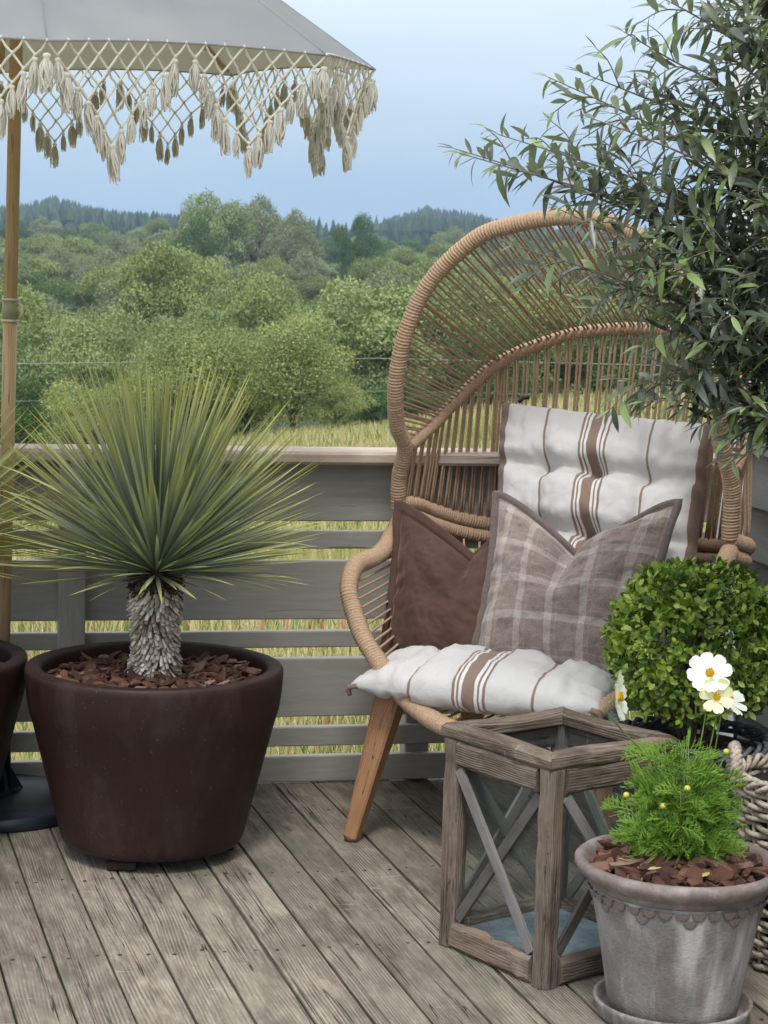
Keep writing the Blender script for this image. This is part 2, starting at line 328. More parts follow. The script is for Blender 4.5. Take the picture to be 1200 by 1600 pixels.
M_olive = leaf_mat('olive_leaf', ((0, (.025, .038, .027)), (.35, (.065, .088, .062)), (.65, (.12, .152, .092)), (.85, (.16, .225, .085)), (1, (.26, .35, .11))), .36, .6, .15, under=(.28, .315, .27))
M_box = leaf_mat('box_leaf', ((0, (.04, .085, .010)), (.4, (.12, .205, .025)), (.75, (.25, .36, .05)), (1, (.45, .55, .13))), .35, .5, .3)
M_cosleaf = leaf_mat('feathery_leaf', ((0, (.20, .36, .05)), (.5, (.34, .54, .09)), (1, (.48, .66, .16))), .5, .3, .3)
M_yucca = leaf_mat('yucca_leaf', ((0, (.13, .16, .125)), (.4, (.21, .245, .19)), (.8, (.30, .34, .26)), (1, (.46, .48, .30))), .45, .4, .12,
                   tip=((((.50, 0.), (.95, .85)), (.50, .50, .13)), (((.93, 0.), (.99, .8)), (.28, .15, .07))))
M_petal = leaf_mat('white_petal', ((0, (.82, .82, .80)), (1, (.90, .90, .89))), .6, .2, .25)
M_petaly = leaf_mat('cream_petal', ((0, (.82, .80, .55)), (1, (.88, .86, .62))), .6, .2, .25)
M_pollen = simple('pollen', (.75, .42, .02), .8, .2, 300., .5, .002)
M_bud = simple('bud', (.5, .46, .08), .6)
M_stem = simple('green_stem', (.11, .18, .04), .5)
M_twig = simple('twig_bark', (.16, .14, .115), .85, .2, 60., .3, .001)
M_trunk = simple('tree_bark', (.10, .085, .07), .9, .2, 8., .4, .02)
def wick(name, stops):
    m, t, b = newmat(name); n = noise_n(t, coords(t), 14., 5., .65); f = noise_n(t, coords(t), 120., 3., .6)
    c = ramp(t, n, stops); c = mixc(t, ramp(t, f, ((.34, .7), (.46, 0.))), c, tuple(x*.4 for x in stops[0][1])); fcol(t, b, c); b.inputs['Roughness'].default_value = .75; bump(t, b, f, .5, .001); return m
M_wick = wick('willow_grey', ((.3, (.22, .18, .13)), (.5, (.40, .345, .27)), (.72, (.60, .54, .44))))
M_wickd = wick('willow_dark', ((.3, (.045, .05, .055)), (.5, (.09, .10, .11)), (.72, (.17, .185, .20))))
M_stub = leaf_mat('leaf_stub', ((0, (.26, .215, .165)), (.5, (.50, .44, .36)), (1, (.74, .69, .61))), .85, .2, 0.)
M_stubd = leaf_mat('dark_fibre', ((0, (.025, .016, .012)), (.6, (.06, .038, .028)), (1, (.14, .10, .075))), .9, .2, 0.)
M_base = simple('umbrella_base', (.012, .017, .028), .45, .5, 200., .2, .0006)
M_cream_pl = simple('olive_plastic', (.30, .28, .15), .45); M_ivory = simple('ivory_plastic', (.60, .55, .36), .45)
m, t, b = newmat('canopy_cloth'); n = noise_n(t, coords(t, rand=False), 5., 4., .55); f = noise_n(t, coords(t, rand=False), 500., 2., .5); c = ramp(t, n, ((.3, (.255, .275, .305)), (.7, (.315, .335, .365)))); fcol(t, b, c); b.inputs['Roughness'].default_value = .9; b.inputs['Specular IOR Level'].default_value = .15
bump(t, b, math_n(t, 'MULTIPLY_ADD', n, 30., f), .5, .0007)
tr = N(t, 'ShaderNodeBsdfTranslucent'); tr.inputs[0].default_value = (.80, .77, .64, 1); mx = N(t, 'ShaderNodeMixShader'); mx.inputs[0].default_value = .40
t.links.new(b.outputs[0], mx.inputs[1]); t.links.new(tr.outputs[0], mx.inputs[2]); t.links.new(mx.outputs[0], t.nodes['Material Output'].inputs[0]); M_canopy = m
m, t, b = newmat('cotton_cord'); n = noise_n(t, coords(t), 300., 2., .6); c = ramp(t, n, ((.3, (.68, .67, .645)), (.7, (.86, .85, .82)))); fcol(t, b, c); b.inputs['Roughness'].default_value = .95; b.inputs['Specular IOR Level'].default_value = .1; bump(t, b, n, .6, .001)
tr = N(t, 'ShaderNodeBsdfTranslucent'); tr.inputs[0].default_value = (1., .97, .84, 1); mx = N(t, 'ShaderNodeMixShader'); mx.inputs[0].default_value = .55
t.links.new(b.outputs[0], mx.inputs[1]); t.links.new(tr.outputs[0], mx.inputs[2]); t.links.new(mx.outputs[0], t.nodes['Material Output'].inputs[0]); M_cord = m
m, t, b = newmat('pane_glass'); t.nodes.remove(b); gl = N(t, 'ShaderNodeBsdfGlossy', i_Roughness=.02); tp = N(t, 'ShaderNodeBsdfTransparent'); tp.inputs[0].default_value = (.90, .925, .92, 1)
lw = N(t, 'ShaderNodeLayerWeight', i_Blend=.5); fr_n = math_n(t, 'MULTIPLY_ADD', math_n(t, 'POWER', lw.outputs['Facing'], 5.), .92, .035); df = N(t, 'ShaderNodeBsdfDiffuse'); df.inputs[0].default_value = (.5, .5, .48, 1)
dn = noise_n(t, coords(t), 6., 5., .65); dm = N(t, 'ShaderNodeMixShader'); t.links.new(math_n(t, 'MULTIPLY', ramp(t, dn, ((.4, .1), (.8, 1.))), .035), dm.inputs[0]); t.links.new(tp.outputs[0], dm.inputs[1]); t.links.new(df.outputs[0], dm.inputs[2])
mx = N(t, 'ShaderNodeMixShader'); t.links.new(fr_n, mx.inputs[0]); t.links.new(dm.outputs[0], mx.inputs[1]); t.links.new(gl.outputs[0], mx.inputs[2]); t.links.new(mx.outputs[0], t.nodes['Material Output'].inputs[0]); M_glass = m
m, t, b = newmat('slate_floor'); n = noise_n(t, coords(t), 18., 7., .7); c = ramp(t, n, ((.3, (.14, .19, .22)), (.55, (.25, .32, .37)), (.75, (.40, .48, .54)))); f = noise_n(t, coords(t), 130., 3., .7); c = mixc(t, ramp(t, f, ((.33, .8), (.4, 0.))), c, (.03, .03, .025)); fcol(t, b, c); b.inputs['Roughness'].default_value = .55; bump(t, b, n, .4, .002); M_slate = m
M_wire = simple('wire', (.32, .36, .36), .6)
M_nail = simple('rusty_nail', (.05, .035, .028), .6, .4, 90., .3, 0)
M_foot = simple('rubber_foot', (.16, .07, .04), .6)

# ------------------------------------------------------------------ ground, valley and far hills
GY = [-60, 0, 30, 60, 75, 100, 140, 200, 300, 450, 700, 1000, 1400, 1700, 2200, 3000]
GZ = [-.8, -.65, -1.5, -3.0, -4.6, -9., -8.6, -7.2, -5., 0., 9., 12., 30., 47., 40., 30.]
def ridge(px):     # heights of the far crest by bearing (in the photograph's units: 3093 * x / y + 600)
    X = [-900, -200, 0, 40, 80, 130, 200, 250, 310, 380, 470, 540, 590, 650, 720, 800, 950, 1300, 2200]
    Z = [24, 28, 30, 33, 40, 32, 27, 27, 24, 14, 8, 10, 28, 40, 36, 26, 18, 26, 22]
    return float(np.interp(px, X, Z))
def ground(x, y):
    z = float(np.interp(y, GY, GZ)); bx = x / max(y, 5.)
    if y > 700:
        k = min(1, (y - 700) / 900.); z = 9 + (ridge(600 + 3093 * bx) - 9) * (k*k*(3-2*k) if y <= 1650 else max(0, 1 - (y-1650)/900.) )
    z += min(1, max(0, y) / 60.) * (9. * max(-.3, min(.35, bx)) - .35) * (1 if y < 80 else max(0, 1 - (y-80)/60.))
    return z + .06 * noise.noise((x*.3, y*.3, 0)) * min(1, max(0, (y-5)/20))
m = MB(); ys = [-60, -20, 0, 3, 5, 6, 8, 10, 13, 17, 22, 28, 35, 43, 52, 60, 68, 76, 88, 100, 120, 140, 170, 200, 250, 300, 370, 450, 570, 700, 820, 950, 1100, 1250, 1400, 1550, 1650, 1750, 1950, 2200, 2600, 3000]
bs = np.concatenate([np.linspace(-1.6, -.3, 12)[:-1], np.linspace(-.3, .3, 61), np.linspace(.3, 1.6, 12)[1:]])
for y in ys:
    for bb in bs:
        x = bb * max(y, 40.); m.v.append((x, y, ground(x, y)))
nb = len(bs)
for i in range(len(ys)-1):
    for k in range(nb-1): m.f.append((i*nb+k, i*nb+k+1, (i+1)*nb+k+1, (i+1)*nb+k)); m.m.append(0)
mt, t, b = newmat('meadow_ground'); v = coords(t, 'Object', rand=False); n = noise_n(t, v, .6, 6., .7)
s = N(t, 'ShaderNodeSeparateXYZ'); tcc = N(t, 'ShaderNodeTexCoord'); t.links.new(tcc.outputs['Object'], s.inputs[0])
c = ramp(t, n, ((.3, (.085, .10, .025)), (.5, (.17, .16, .05)), (.7, (.26, .22, .09))))
far = ramp(t, math_n(t, 'DIVIDE', s.outputs[1], 200.), ((.30, 0.), (.40, 1.))); c = mixc(t, far, c, (.025, .04, .018)); fcol(t, b, c); b.inputs['Roughness'].default_value = .95
tag(m.build('ground', mt), kind='structure')

# haze
hz = MB(); x0, x1, y0, y1, z0, z1 = -5200, 5200, -70, 3100, -12, 86
hz.add([(x, y, z) for z in (z0, z1) for y in (y0, y1) for x in (x0, x1)], [(0, 2, 3, 1), (4, 5, 7, 6), (0, 1, 5, 4), (2, 6, 7, 3), (0, 4, 6, 2), (1, 3, 7, 5)])
mt, t, b = newmat('haze_air'); t.nodes.remove(b); pv = N(t, 'ShaderNodeVolumePrincipled', i_Density=.00024); pv.inputs['Color'].default_value = (.55, .76, 1, 1); pv.inputs['Anisotropy'].default_value = .2
t.links.new(pv.outputs[0], t.nodes['Material Output'].inputs['Volume'])
tag(hz.build('haze', mt, smooth=False), 'thin bluish air that veils the far hills', 'haze', kind='stuff')

# meadow grass (nobody could count it): seen through the fence gaps and above its cap
def grass_field():
    n = 130000; u = rng.random(n); d = 5.9 + 72 * u ** 1.35; px = rng.uniform(-.245, .25, n); x = px * d
    z = np.array([ground(a, b) for a, b in zip(x, d)]); hgt = rng.uniform(.28, .62, n) * (1 + .25*np.sin(x*.7+d*.3)); w = .0035 + .0012 * d ** .72
    P = np.stack([x, d, z], 1); D = np.stack([rng.normal(0, .32, n), rng.normal(0, .32, n), np.ones(n)], 1); Nn = np.stack([rng.normal(0, .5, n), -np.ones(n), np.zeros(n)], 1)
    tv = [(0, -.5, 0), (0, .5, 0), (.55, -.38, .02), (.55, .38, .02), (1, 0, .12)]; tf = [(0, 1, 3, 2), (2, 3, 4)]
    A = dir_mats(P, D, Nn, hgt, w, hgt)
    nz = np.array([noise.noise((a*.35, b*.2, 3.)) for a, b in zip(x[::1], d[::1])]); return many('meadow_grass', tv, tf, A, M_grass, rnd=np.clip(.48 + nz*.9 + rng.normal(0, .24, n), 0, .999))
M_grass = leaf_mat('meadow_grass', ((0, (.10, .145, .04)), (.3, (.21, .245, .08)), (.55, (.40, .37, .18)), (.8, (.56, .48, .30)), (1, (.62, .49, .37))), .7, .2, .25)
tag(inst('meadow_grass', grass_field(), None, None), 'tall yellow green meadow grass going to seed beyond the deck fence', 'grass', kind='stuff')
# dock seed heads: small reddish spikes among the grass
n = 260; d = rng.uniform(6.5, 16, n); x = rng.uniform(-.24, .12, n) * d; P = np.stack([x, d, [ground(a, b_) + .25 for a, b_ in zip(x, d)]], 1)
A = dir_mats(P, np.stack([rng.normal(0, .15, n), rng.normal(0, .15, n), np.ones(n)], 1), rvec(n), rng.uniform(.12, .3, n), rng.uniform(.012, .022, n))
M_dock = leaf_mat('dock_seed', ((0, (.28, .10, .05)), (.6, (.38, .18, .10)), (1, (.45, .16, .18))), .8, .2, 0.)
tag(inst('dock_seed_heads', many('dock_seed_heads', [(0, 0, 0), (.3, 1, 0), (.3, -.5, .8), (.3, -.5, -.8), (1, 0, 0)], [(0, 1, 2), (0, 2, 3), (0, 3, 1), (4, 2, 1), (4, 3, 2), (4, 1, 3)], A, M_dock), None, None), 'rusty red seed heads scattered in the meadow grass', 'seed heads', kind='stuff')

# broadleaf trees of the valley
def crown_mesh(name, seed, nl, nb, leaf, mat, aspect=1., airy=.0):
    r = np.random.default_rng(seed); P = []; 
    c = r.normal(size=(nb, 3)); c /= np.linalg.norm(c, axis=1, keepdims=True); c *= (r.random((nb, 1)) ** .45) * .36; c[:, 2] *= 1.15 * aspect; c[:, 2] += .56 - .04 * np.abs(c[:, 0])*4
    rad = r.uniform(.10, .2, nb); w = rad ** 2; k = r.choice(nb, nl, p=w / w.sum())
    v = r.normal(size=(nl, 3)); v /= np.linalg.norm(v, axis=1, keepdims=True); v[:, 2] = np.abs(v[:, 2]) * .9 - .35 * r.random(nl)
    q = c[k] + v * rad[k][:, None] * (.65 + .42 * r.random((nl, 1)) + airy * r.normal(size=(nl, 1)))
    q[:, 2] = np.maximum(q[:, 2], .06)
    nrm = v + r.normal(size=(nl, 3)) * .7; dd = r.normal(size=(nl, 3)); dd[:, 2] -= .5
    A = dir_mats(q, dd, nrm, leaf * r.uniform(.6, 1.35, nl), leaf * .55 * r.uniform(.6, 1.3, nl))
    blob = r.random(nb); return many(name, [(-.5, 0, 0), (0, -.5, .06), (.5, 0, 0), (0, .5, .06)], [(0, 1, 2, 3)], A, mat, rnd=np.clip(blob[k] * .55 + r.random(nl) * .45, 0, .999))
def trunk_mesh(seed):
    r = random.Random(seed); m = MB(); m.tube([(0, 0, -.06), (.01, 0, .2), (r.uniform(-.03, .03), 0, .45), (r.uniform(-.05, .05), 0, .75)], [.028, .022, .016, .006], 7)
    for k in range(7):
        a = r.uniform(0, 6.28); z = r.uniform(.2, .55); L = r.uniform(.18, .36); m.tube([(0, 0, z), (math.cos(a)*L*.5, math.sin(a)*L*.5, z+.12), (math.cos(a)*L, math.sin(a)*L, z+.3)], [.011, .007, .003], 5)
    return m.mesh('trunk', M_trunk)
def tmat(name, stops): return leaf_mat(name, stops, .6, .25, .12)
T_sage = tmat('crown_sage', ((0, (0.123, 0.171, 0.063)), (.5, (0.195, 0.251, 0.097)), (1, (0.307, 0.362, 0.150))))
T_olive = tmat('crown_olive', ((0, (0.113, 0.146, 0.043)), (.5, (0.188, 0.232, 0.072)), (1, (0.301, 0.341, 0.119))))
T_deep = tmat('crown_deep', ((0, (0.042, 0.080, 0.021)), (.5, (0.068, 0.124, 0.031)), (1, (0.122, 0.190, 0.055))))
T_light = tmat('crown_light', ((0, (0.141, 0.179, 0.059)), (.5, (0.229, 0.267, 0.096)), (1, (0.344, 0.382, 0.147))))
T_grey = tmat('crown_greygreen', ((0, (0.142, 0.168, 0.087)), (.5, (0.210, 0.236, 0.121)), (1, (0.306, 0.335, 0.182))))
KIND = {}
for nm, mt, sd_, nbl in (('sage', T_sage, 1, 34), ('sage2', T_sage, 2, 46), ('olive', T_olive, 3, 40), ('olive2', T_olive, 4, 30), ('deep', T_deep, 5, 44), ('grey', T_grey, 6, 36)):
    KIND[nm] = (crown_mesh('crown', sd_, 30000, nbl, .022, mt, airy=.012), trunk_mesh(sd_))
KIND['light'] = (crown_mesh('crown', 11, 26000, 60, .019, T_light, airy=.11), trunk_mesh(11))
KIND['light2'] = (crown_mesh('crown', 12, 24000, 50, .019, T_light, airy=.13), trunk_mesh(12))
LAB = {'sage': 'rounded sage green tree among the valley wood beyond the meadow', 'sage2': 'rounded sage green tree among the valley wood beyond the meadow', 'olive': 'yellowish green bushy tree within the valley wood', 'olive2': 'yellowish green bushy tree within the valley wood',
       'deep': 'darker green dense tree standing among paler valley trees', 'grey': 'grey green loose crowned tree in the valley wood'}
def tree(kind, x, y, H, Wd, label=None, group='trees of the valley wood'):
    g = ground(x, y); o = thing('broadleaf_tree', (x, y, g), label or LAB[kind], 'tree', group)
    o.matrix_basis = WM[o] = Matrix.Translation((x, y, g)) @ Matrix.Rotation(random.uniform(0, 6.28), 4, 'Z')
    sc = Matrix.Diagonal((Wd, Wd, H, 1)); inst('crown', KIND[kind][0], o, WM[o] @ sc); inst('trunk', KIND[kind][1], o, WM[o] @ sc); return o
def at_px(px, d): return (px - 600) / 3093. * d
def hh(py, d, x): return 1.4 + (431 - py) / 3093. * d - ground(x, d)
rr = random.Random(5)
layers = [(92, 10, (505, 560), ('sage', 'sage2', 'olive'), 190), (120, 13, (455, 520), ('sage', 'olive', 'deep', 'sage2', 'olive2'), 160), (155, 15, (430, 478), ('sage', 'olive', 'sage2', 'olive2', 'grey'), 135),
          (200, 17, (405, 450), ('sage', 'olive2', 'grey', 'deep', 'sage2'), 120), (265, 20, (385, 420), ('sage2', 'olive', 'grey', 'olive2'), 104), (350, 24, (368, 398), ('sage', 'grey', 'olive', 'deep'), 84), (470, 27, (352, 378), ('sage2', 'grey', 'deep', 'olive2'), 70)]
ROW = {92: 'at the front of the wood', 120: 'in the lower part of the wood', 155: 'in the middle of the wood', 200: 'just above the wood middle', 265: 'in the upper wood', 350: 'near the wood top', 470: 'farthest back below the hills'}
BEAR = ((30, 'left of umbrella pole'), (120, 'right of umbrella pole'), (215, 'above left yucca leaves'), (310, 'above yucca centre'), (400, 'above right yucca leaves'), (480, 'right of yucca'), (545, 'between yucca and chair'), (620, 'beside chair hood'), (720, 'behind hood left side'), (840, 'behind hood centre'), (980, 'behind olive twigs'), (1120, 'behind olive tree'), (9999, 'behind house corner'))
KN = {'sage': 'sage green tree', 'sage2': 'sage green tree', 'olive': 'yellowish green tree', 'olive2': 'yellowish green tree', 'deep': 'dark green tree', 'grey': 'grey green tree'}
LABS = {}
def lab_for(kind, px, row):
    a = lab_for0(kind, px, row); LABS[a] = LABS.get(a, 0) + 1; k = LABS[a]
    return a if k == 1 else a.replace(' green tree', ' green smaller tree' if k == 2 else ' green slimmer tree')
def lab_for0(kind, px, row): return KN[kind] + ' ' + row + ', ' + next(w for a, w in BEAR if px < a)
for d, nn, (ya, yb), kinds, wpx in layers:
    for k in range(nn):
        px = -70 + 1340 * (k + rr.uniform(.15, .85)) / nn; dd = d * rr.uniform(.93, 1.08); x = at_px(px, dd); py = rr.uniform(ya, yb) + (18 if 420 < px < 520 else 0)
        kd_ = rr.choice(kinds); tree(kd_, x, dd, hh(py, dd, x) * 1.02, wpx * rr.uniform(.85, 1.25) / 3093 * dd * 1.15, lab_for(kd_, px, ROW[d]))
spec = [('deep', 546, 330, 333, 74, 'dark green round tree standing out against the blue hill', None), ('olive', 255, 135, 396, 190, 'large rounded green tree in the middle of the valley wood', None),
        ('sage2', 330, 300, 316, 120, None, 'c'), ('grey', 385, 310, 318, 110, None, 'c'), ('sage', 290, 305, 330, 90, None, 'c'), ('grey', 450, 300, 338, 90, None, 'c'), ('deep', 300, 280, 345, 80, None, 'c'),
        ('sage', 590, 78, 432, 260, 'broad tree beside the left edge of the rattan hood, above the meadow', None), ('sage2', 700, 82, 430, 250, 'broad tree seen through the rope hood of the chair', None), ('olive', 860, 80, 440, 260, None, 'r'), ('deep', 980, 76, 470, 200, None, 'r'), ('deep', 770, 70, 480, 170, None, 'r'), ('sage', 1100, 85, 430, 250, None, 'r'),
        ('sage', 60, 84, 500, 200, 'sage green tree right beside the umbrella pole above the power line', None), ('olive2', 10, 90, 470, 190, None, 'c'), ('deep', 30, 66, 600, 150, 'low dark bush left of the yucca leaf fan', None), ('sage2', 150, 74, 500, 170, None, 'c'), ('deep', 640, 64, 590, 120, None, 'r'), ('deep', 590, 66, 600, 110, None, 'r')]
for kind, px, d, py, wpx, lab, gr in spec:
    x = at_px(px, d); tree(kind, x, d, hh(py, d, x) * 1.03, wpx / 3093 * d * 1.18, lab or lab_for(kind, px, 'standing tall near the ridge' if d > 250 else 'by the far meadow edge'))
for kind, px, d, py, wpx, lab in (('light', 455, 60, 492, 200, 'pale yellow green shrub with thin twigs, right of the yucca leaf tips'), ('light2', 290, 61, 498, 215, 'pale yellow green shrub rising behind the yucca leaves'), ('light', 380, 63, 520, 190, 'pale shrub between the two taller yellow green shrubs'), ('light2', 520, 59, 575, 110, 'small pale shrub at the edge of the meadow by the rattan hood'), ('light2', 120, 62, 600, 170, 'pale low shrub behind the yucca leaves near the pole')):
    x = at_px(px, d); tree(kind, x, d, hh(py, d, x) * 1.03, wpx / 3093 * d * 1.15, lab, 'pale shrubs along the meadow edge')
# far conifer forest on the hills (one mass)
n = 15000; d = rng.uniform(800, 1720, n); px = rng.uniform(-250, 1500, n); x = (px - 600) / 3093 * d; z = np.array([ground(a, b_) for a, b_ in zip(x, d)])
tv = []; 
for i, (rad, zz) in enumerate(((.5, .05), (.16, .45), (.40, .35), (.10, .72), (.27, .62))):
    tv += [(zz, rad * math.cos(k*1.2566 + i*.6), rad * math.sin(k*1.2566 + i*.6)) for k in range(5)]
tv.append((1, 0, 0)); tf = [(a*5+k, a*5+(k+1) % 5, b_*5+(k+1) % 5, b_*5+k) for a, b_ in ((0, 1), (2, 3)) for k in range(5)] + [(20+k, 20+(k+1) % 5, 25) for k in range(5)]
hgt = rng.uniform(8, 17, n); A = dir_mats(np.stack([x, d, z - .5], 1), np.stack([rng.normal(0, .02, n), rng.normal(0, .02, n), np.ones(n)], 1), rvec(n), hgt, hgt * rng.uniform(.28, .5, n))
M_con = leaf_mat('conifer', ((0, (.010, .022, .012)), (.5, (.02, .04, .02)), (.8, (.035, .06, .028)), (1, (.06, .085, .04))), .8, .2, 0.)
tag(inst('conifer_forest', many('conifer_forest', tv, tf, A, M_con), None, None), 'dark conifer forest covering the far blue hills', 'forest', kind='stuff')
# power lines crossing the valley
for (py0, py1, dd, r_, lab) in ((582, 556, 66, .009, 'upper thin power cable crossing in front of the valley trees'), (640, 606, 66, .006, 'lower thin power cable just above the meadow')):
    m = MB(); pts = []
    for k in range(25):
        f = k / 24; px = -500 + 2600 * f; py = py0 - (py0 - py1) * min(1, max(0, px) / 640) + (0 if px < 640 else 2) ; pts.append(((px-600)/3093*dd, dd + 4 * (f-.5), 1.4 + (431 - py) / 3093 * dd - .0))
    m.tube(pts, r_, 5); tag(m.build('power_cable', M_wire), lab, 'cable')

# ------------------------------------------------------------------ deck
TH = R_(106.6); ax = Vector((math.cos(TH), math.sin(TH), 0)); pr = Vector((ax.y, -ax.x, 0))   # along boards / across (towards the right)
FD = Vector((math.cos(R_(12)), math.sin(R_(12)), 0)); FN = Vector((-FD.y, FD.x, 0)); F0 = Vector((0, 5.382, 0))    # fence line
deck = thing('deck', (0, 3, 0), kind='structure')
base_p = Vector((.003, 4, 0)).dot(pr); pitch = .1087; nm = MB()
def to_fence(p): return (F0 - p).dot(FN) / ax.dot(FN)
for i in range(-24, 22):
    off = base_p + (i + .5) * pitch; p = pr * off
    t1 = to_fence(p) + .07; t0 = .6 + (.8 * ((i*7) % 3) * 0)
    if i > 12: pass
    w = pitch - .0045 - random.uniform(0, .0025)
    tz = random.uniform(-.0012, .0012)
    a, b_ = p + ax * t0, p + ax * t1
    o = bar('board', a + Vector((0, 0, -.014 + tz)), b_ + Vector((0, 0, -.014 + tz + random.uniform(-.001, .001))), w, .028, M_deck, deck, bev=.0016, seed=i, nseg=8, jit=.0006)
    for j in range(14):
        for s_ in (-1, 1):
            q = p + ax * (to_fence(p) - .28 - j * .52 + random.uniform(-.012, .012)) + pr * (s_ * w * .29 + random.uniform(-.005, .005))
            if q.y > 2.4: nm.lathe([(.0045, 0), (.004, .0012), (0, .0014)], 7, (q.x, q.y, tz))
ul = MB(); ul.add([(-3.4, .2, -.16), (2.6, .2, -.16), (2.6, 5.75, -.16), (-3.4, 5.0, -.16)], [(0, 1, 2, 3)]); ul.build('gap_shade_sheet', M_black, deck, smooth=False)  # black sheet added below the boards, stands in for shade in their gaps
nl_ = nm.build('nail_head', M_nail, deck); nl_['kind'] = 'stuff'
for j in range(8):
    q = pr * 0 + ax * (5.2 - j * .52); bar('joist', q - pr * 2.6 - ax*0 + Vector((0, 0, -.08)), q + pr * 2.6 + Vector((0, 0, -.08)), .045, .1, M_deck, deck)

# ------------------------------------------------------------------ fence
fence = thing('fence', (F0.x, F0.y, 0), 'grey painted horizontal board fence with pale wooden cap rail', 'fence')
fh0, fh1 = -2.2, .95
for z0_, z1_ in ((.006, .079), (.107, .161), (.190, .353), (.383, .429), (.462, .624), (.656, .705), (.732, .892)):
    a = F0 + FD * fh0; b_ = F0 + FD * fh1; z = (z0_ + z1_) / 2
    bar('board', a + Vector((0, 0, z)) + FN * .014, b_ + Vector((0, 0, z)) + FN * .014, z1_ - z0_, .028, M_fence, fence, up=-FN, bev=.003, seed=int(z*100), nseg=6, jit=.0008)
bar('cap_rail', F0 + FD * fh0 - FN * .004 + Vector((0, 0, .912)), F0 + FD * fh1 - FN * .004 + Vector((0, 0, .912)), .158, .036, M_cap, fence, bev=.008)
for s_ in (-.846, -2.1):
    p = F0 + FD * s_ - FN * .037
    bar('post', p + Vector((0, 0, .004)), p + Vector((0, 0, .892)), .070, .072, M_fence, fence, up=-FN, bev=.004)
for s_ in (.12, 1.0-.12):
    p = F0 + FD * s_ + FN * .066
    bar('post', p + Vector((0, 0, -.6)), p + Vector((0, 0, .892)), .070, .072, M_fence, fence, up=-FN, bev=.004)

# ------------------------------------------------------------------ house corner on the right
HD = Vector((math.sin(R_(12)), -math.cos(R_(12)), 0)); HN = Vector((-HD.y * -1, 0, 0)); HN = Vector((-math.cos(R_(12)), -math.sin(R_(12)), 0))
H0 = Vector((.985, 5.44, 0)); house = thing('house', (H0.x, H0.y, 0), 'corner of a house with grey lapped siding and white corner board', 'house')
# the wall runs from its far corner towards the camera; lapped boards
z = -.05; pit = .1435; k = 0
while z < 3.0:
    a = H0 + Vector((0, 0, z + pit/2)); tilt = (Vector((0, 0, 1)) + HN * -.10).normalized()
    bar('siding_board', a - HN*.02, a + HD * 4.2 - HN*.02, pit + .02, .016, M_siding, house, up=(HN + Vector((0, 0, .13))).normalized(), bev=.002, seed=k); z += pit; k += 1
wl = MB(); q0 = H0 - HN * .04; q1 = q0 + HD * 4.2
wl.add([(q0.x, q0.y, -.1), (q1.x, q1.y, -.1), (q1.x + .6, q1.y+.1, -.1), (q0.x + .6, q0.y+.1, -.1), (q0.x, q0.y, 3.1), (q1.x, q1.y, 3.1), (q1.x + .6, q1.y+.1, 3.1), (q0.x + .6, q0.y+.1, 3.1)], [(0, 1, 5, 4), (1, 2, 6, 5), (2, 3, 7, 6), (3, 0, 4, 7), (4, 5, 6, 7)])
wl.build('wall', M_siding, house, smooth=False)
cb = Vector((.958, 5.455, 0)); bar('corner_board', cb + Vector((0, 0, -.05)), cb + Vector((0, 0, 3.1)), .088, .035, M_white, house, up=(-.1, -1, 0), bev=.003)
#@@OBJECTS
# ------------------------------------------------------------------ rattan egg chair (local frame: x to its left-right, y backwards, z up)
CH = Matrix.Translation((.402, 4.946, 0)) @ Matrix.Rotation(R_(-25), 4, 'Z')
def cw(p): return CH @ Vector(p)
chair = thing('egg_chair', (.402, 4.946, 0), 'hooded egg chair of tan wrapped rope with teak legs', 'chair', rz=R_(-25))
HOOP = [(-0.463, 0.13, 0.788), (-0.453, 0.11, 0.871), (-0.425, 0.08, 0.952), (-0.423, 0.02, 1.017), (-0.407, -0.03, 1.109), (-0.389, -0.05, 1.192), (-0.366, -0.06, 1.266), (-0.333, -0.06, 1.345), (-0.284, -0.06, 1.414), (-0.218, -0.06, 1.474), (-0.159, -0.06, 1.513), (-0.08, -0.06, 1.536), (-0.007, -0.06, 1.55), (0.076, -0.06, 1.554), (0.199, -0.06, 1.53), (0.306, -0.06, 1.46), (0.381, -0.06, 1.37), (0.421, -0.06, 1.288), (0.443, -0.05, 1.198), (0.447, -0.03, 1.105), (0.441, 0.02, 1.025), (0.452, 0.08, 0.936), (0.451, 0.11, 0.862), (0.444, 0.13, 0.776)]
REAR = [(-0.417, 0.09, 0.956), (-0.384, 0.17, 1.011), (-0.363, 0.23, 1.057), (-0.303, 0.32, 1.147), (-0.248, 0.38, 1.196), (-0.187, 0.42, 1.227), (-0.103, 0.46, 1.259), (-0.023, 0.48, 1.272), (0.077, 0.48, 1.279), (0.186, 0.46, 1.269), (0.293, 0.41, 1.235), (0.384, 0.34, 1.175), (0.448, 0.25, 1.1), (0.467, 0.18, 1.033), (0.459, 0.09, 0.951)]
RING = [(-0.452, 0.13, 0.802), (-0.433, 0.18, 0.794), (-0.42, 0.25, 0.773), (-0.368, 0.34, 0.743), (-0.28, 0.42, 0.723), (-0.172, 0.47, 0.71), (-0.032, 0.5, 0.704), (0.121, 0.48, 0.706), (0.261, 0.43, 0.715), (0.367, 0.36, 0.726), (0.446, 0.27, 0.735), (0.472, 0.2, 0.755), (0.448, 0.13, 0.776)]
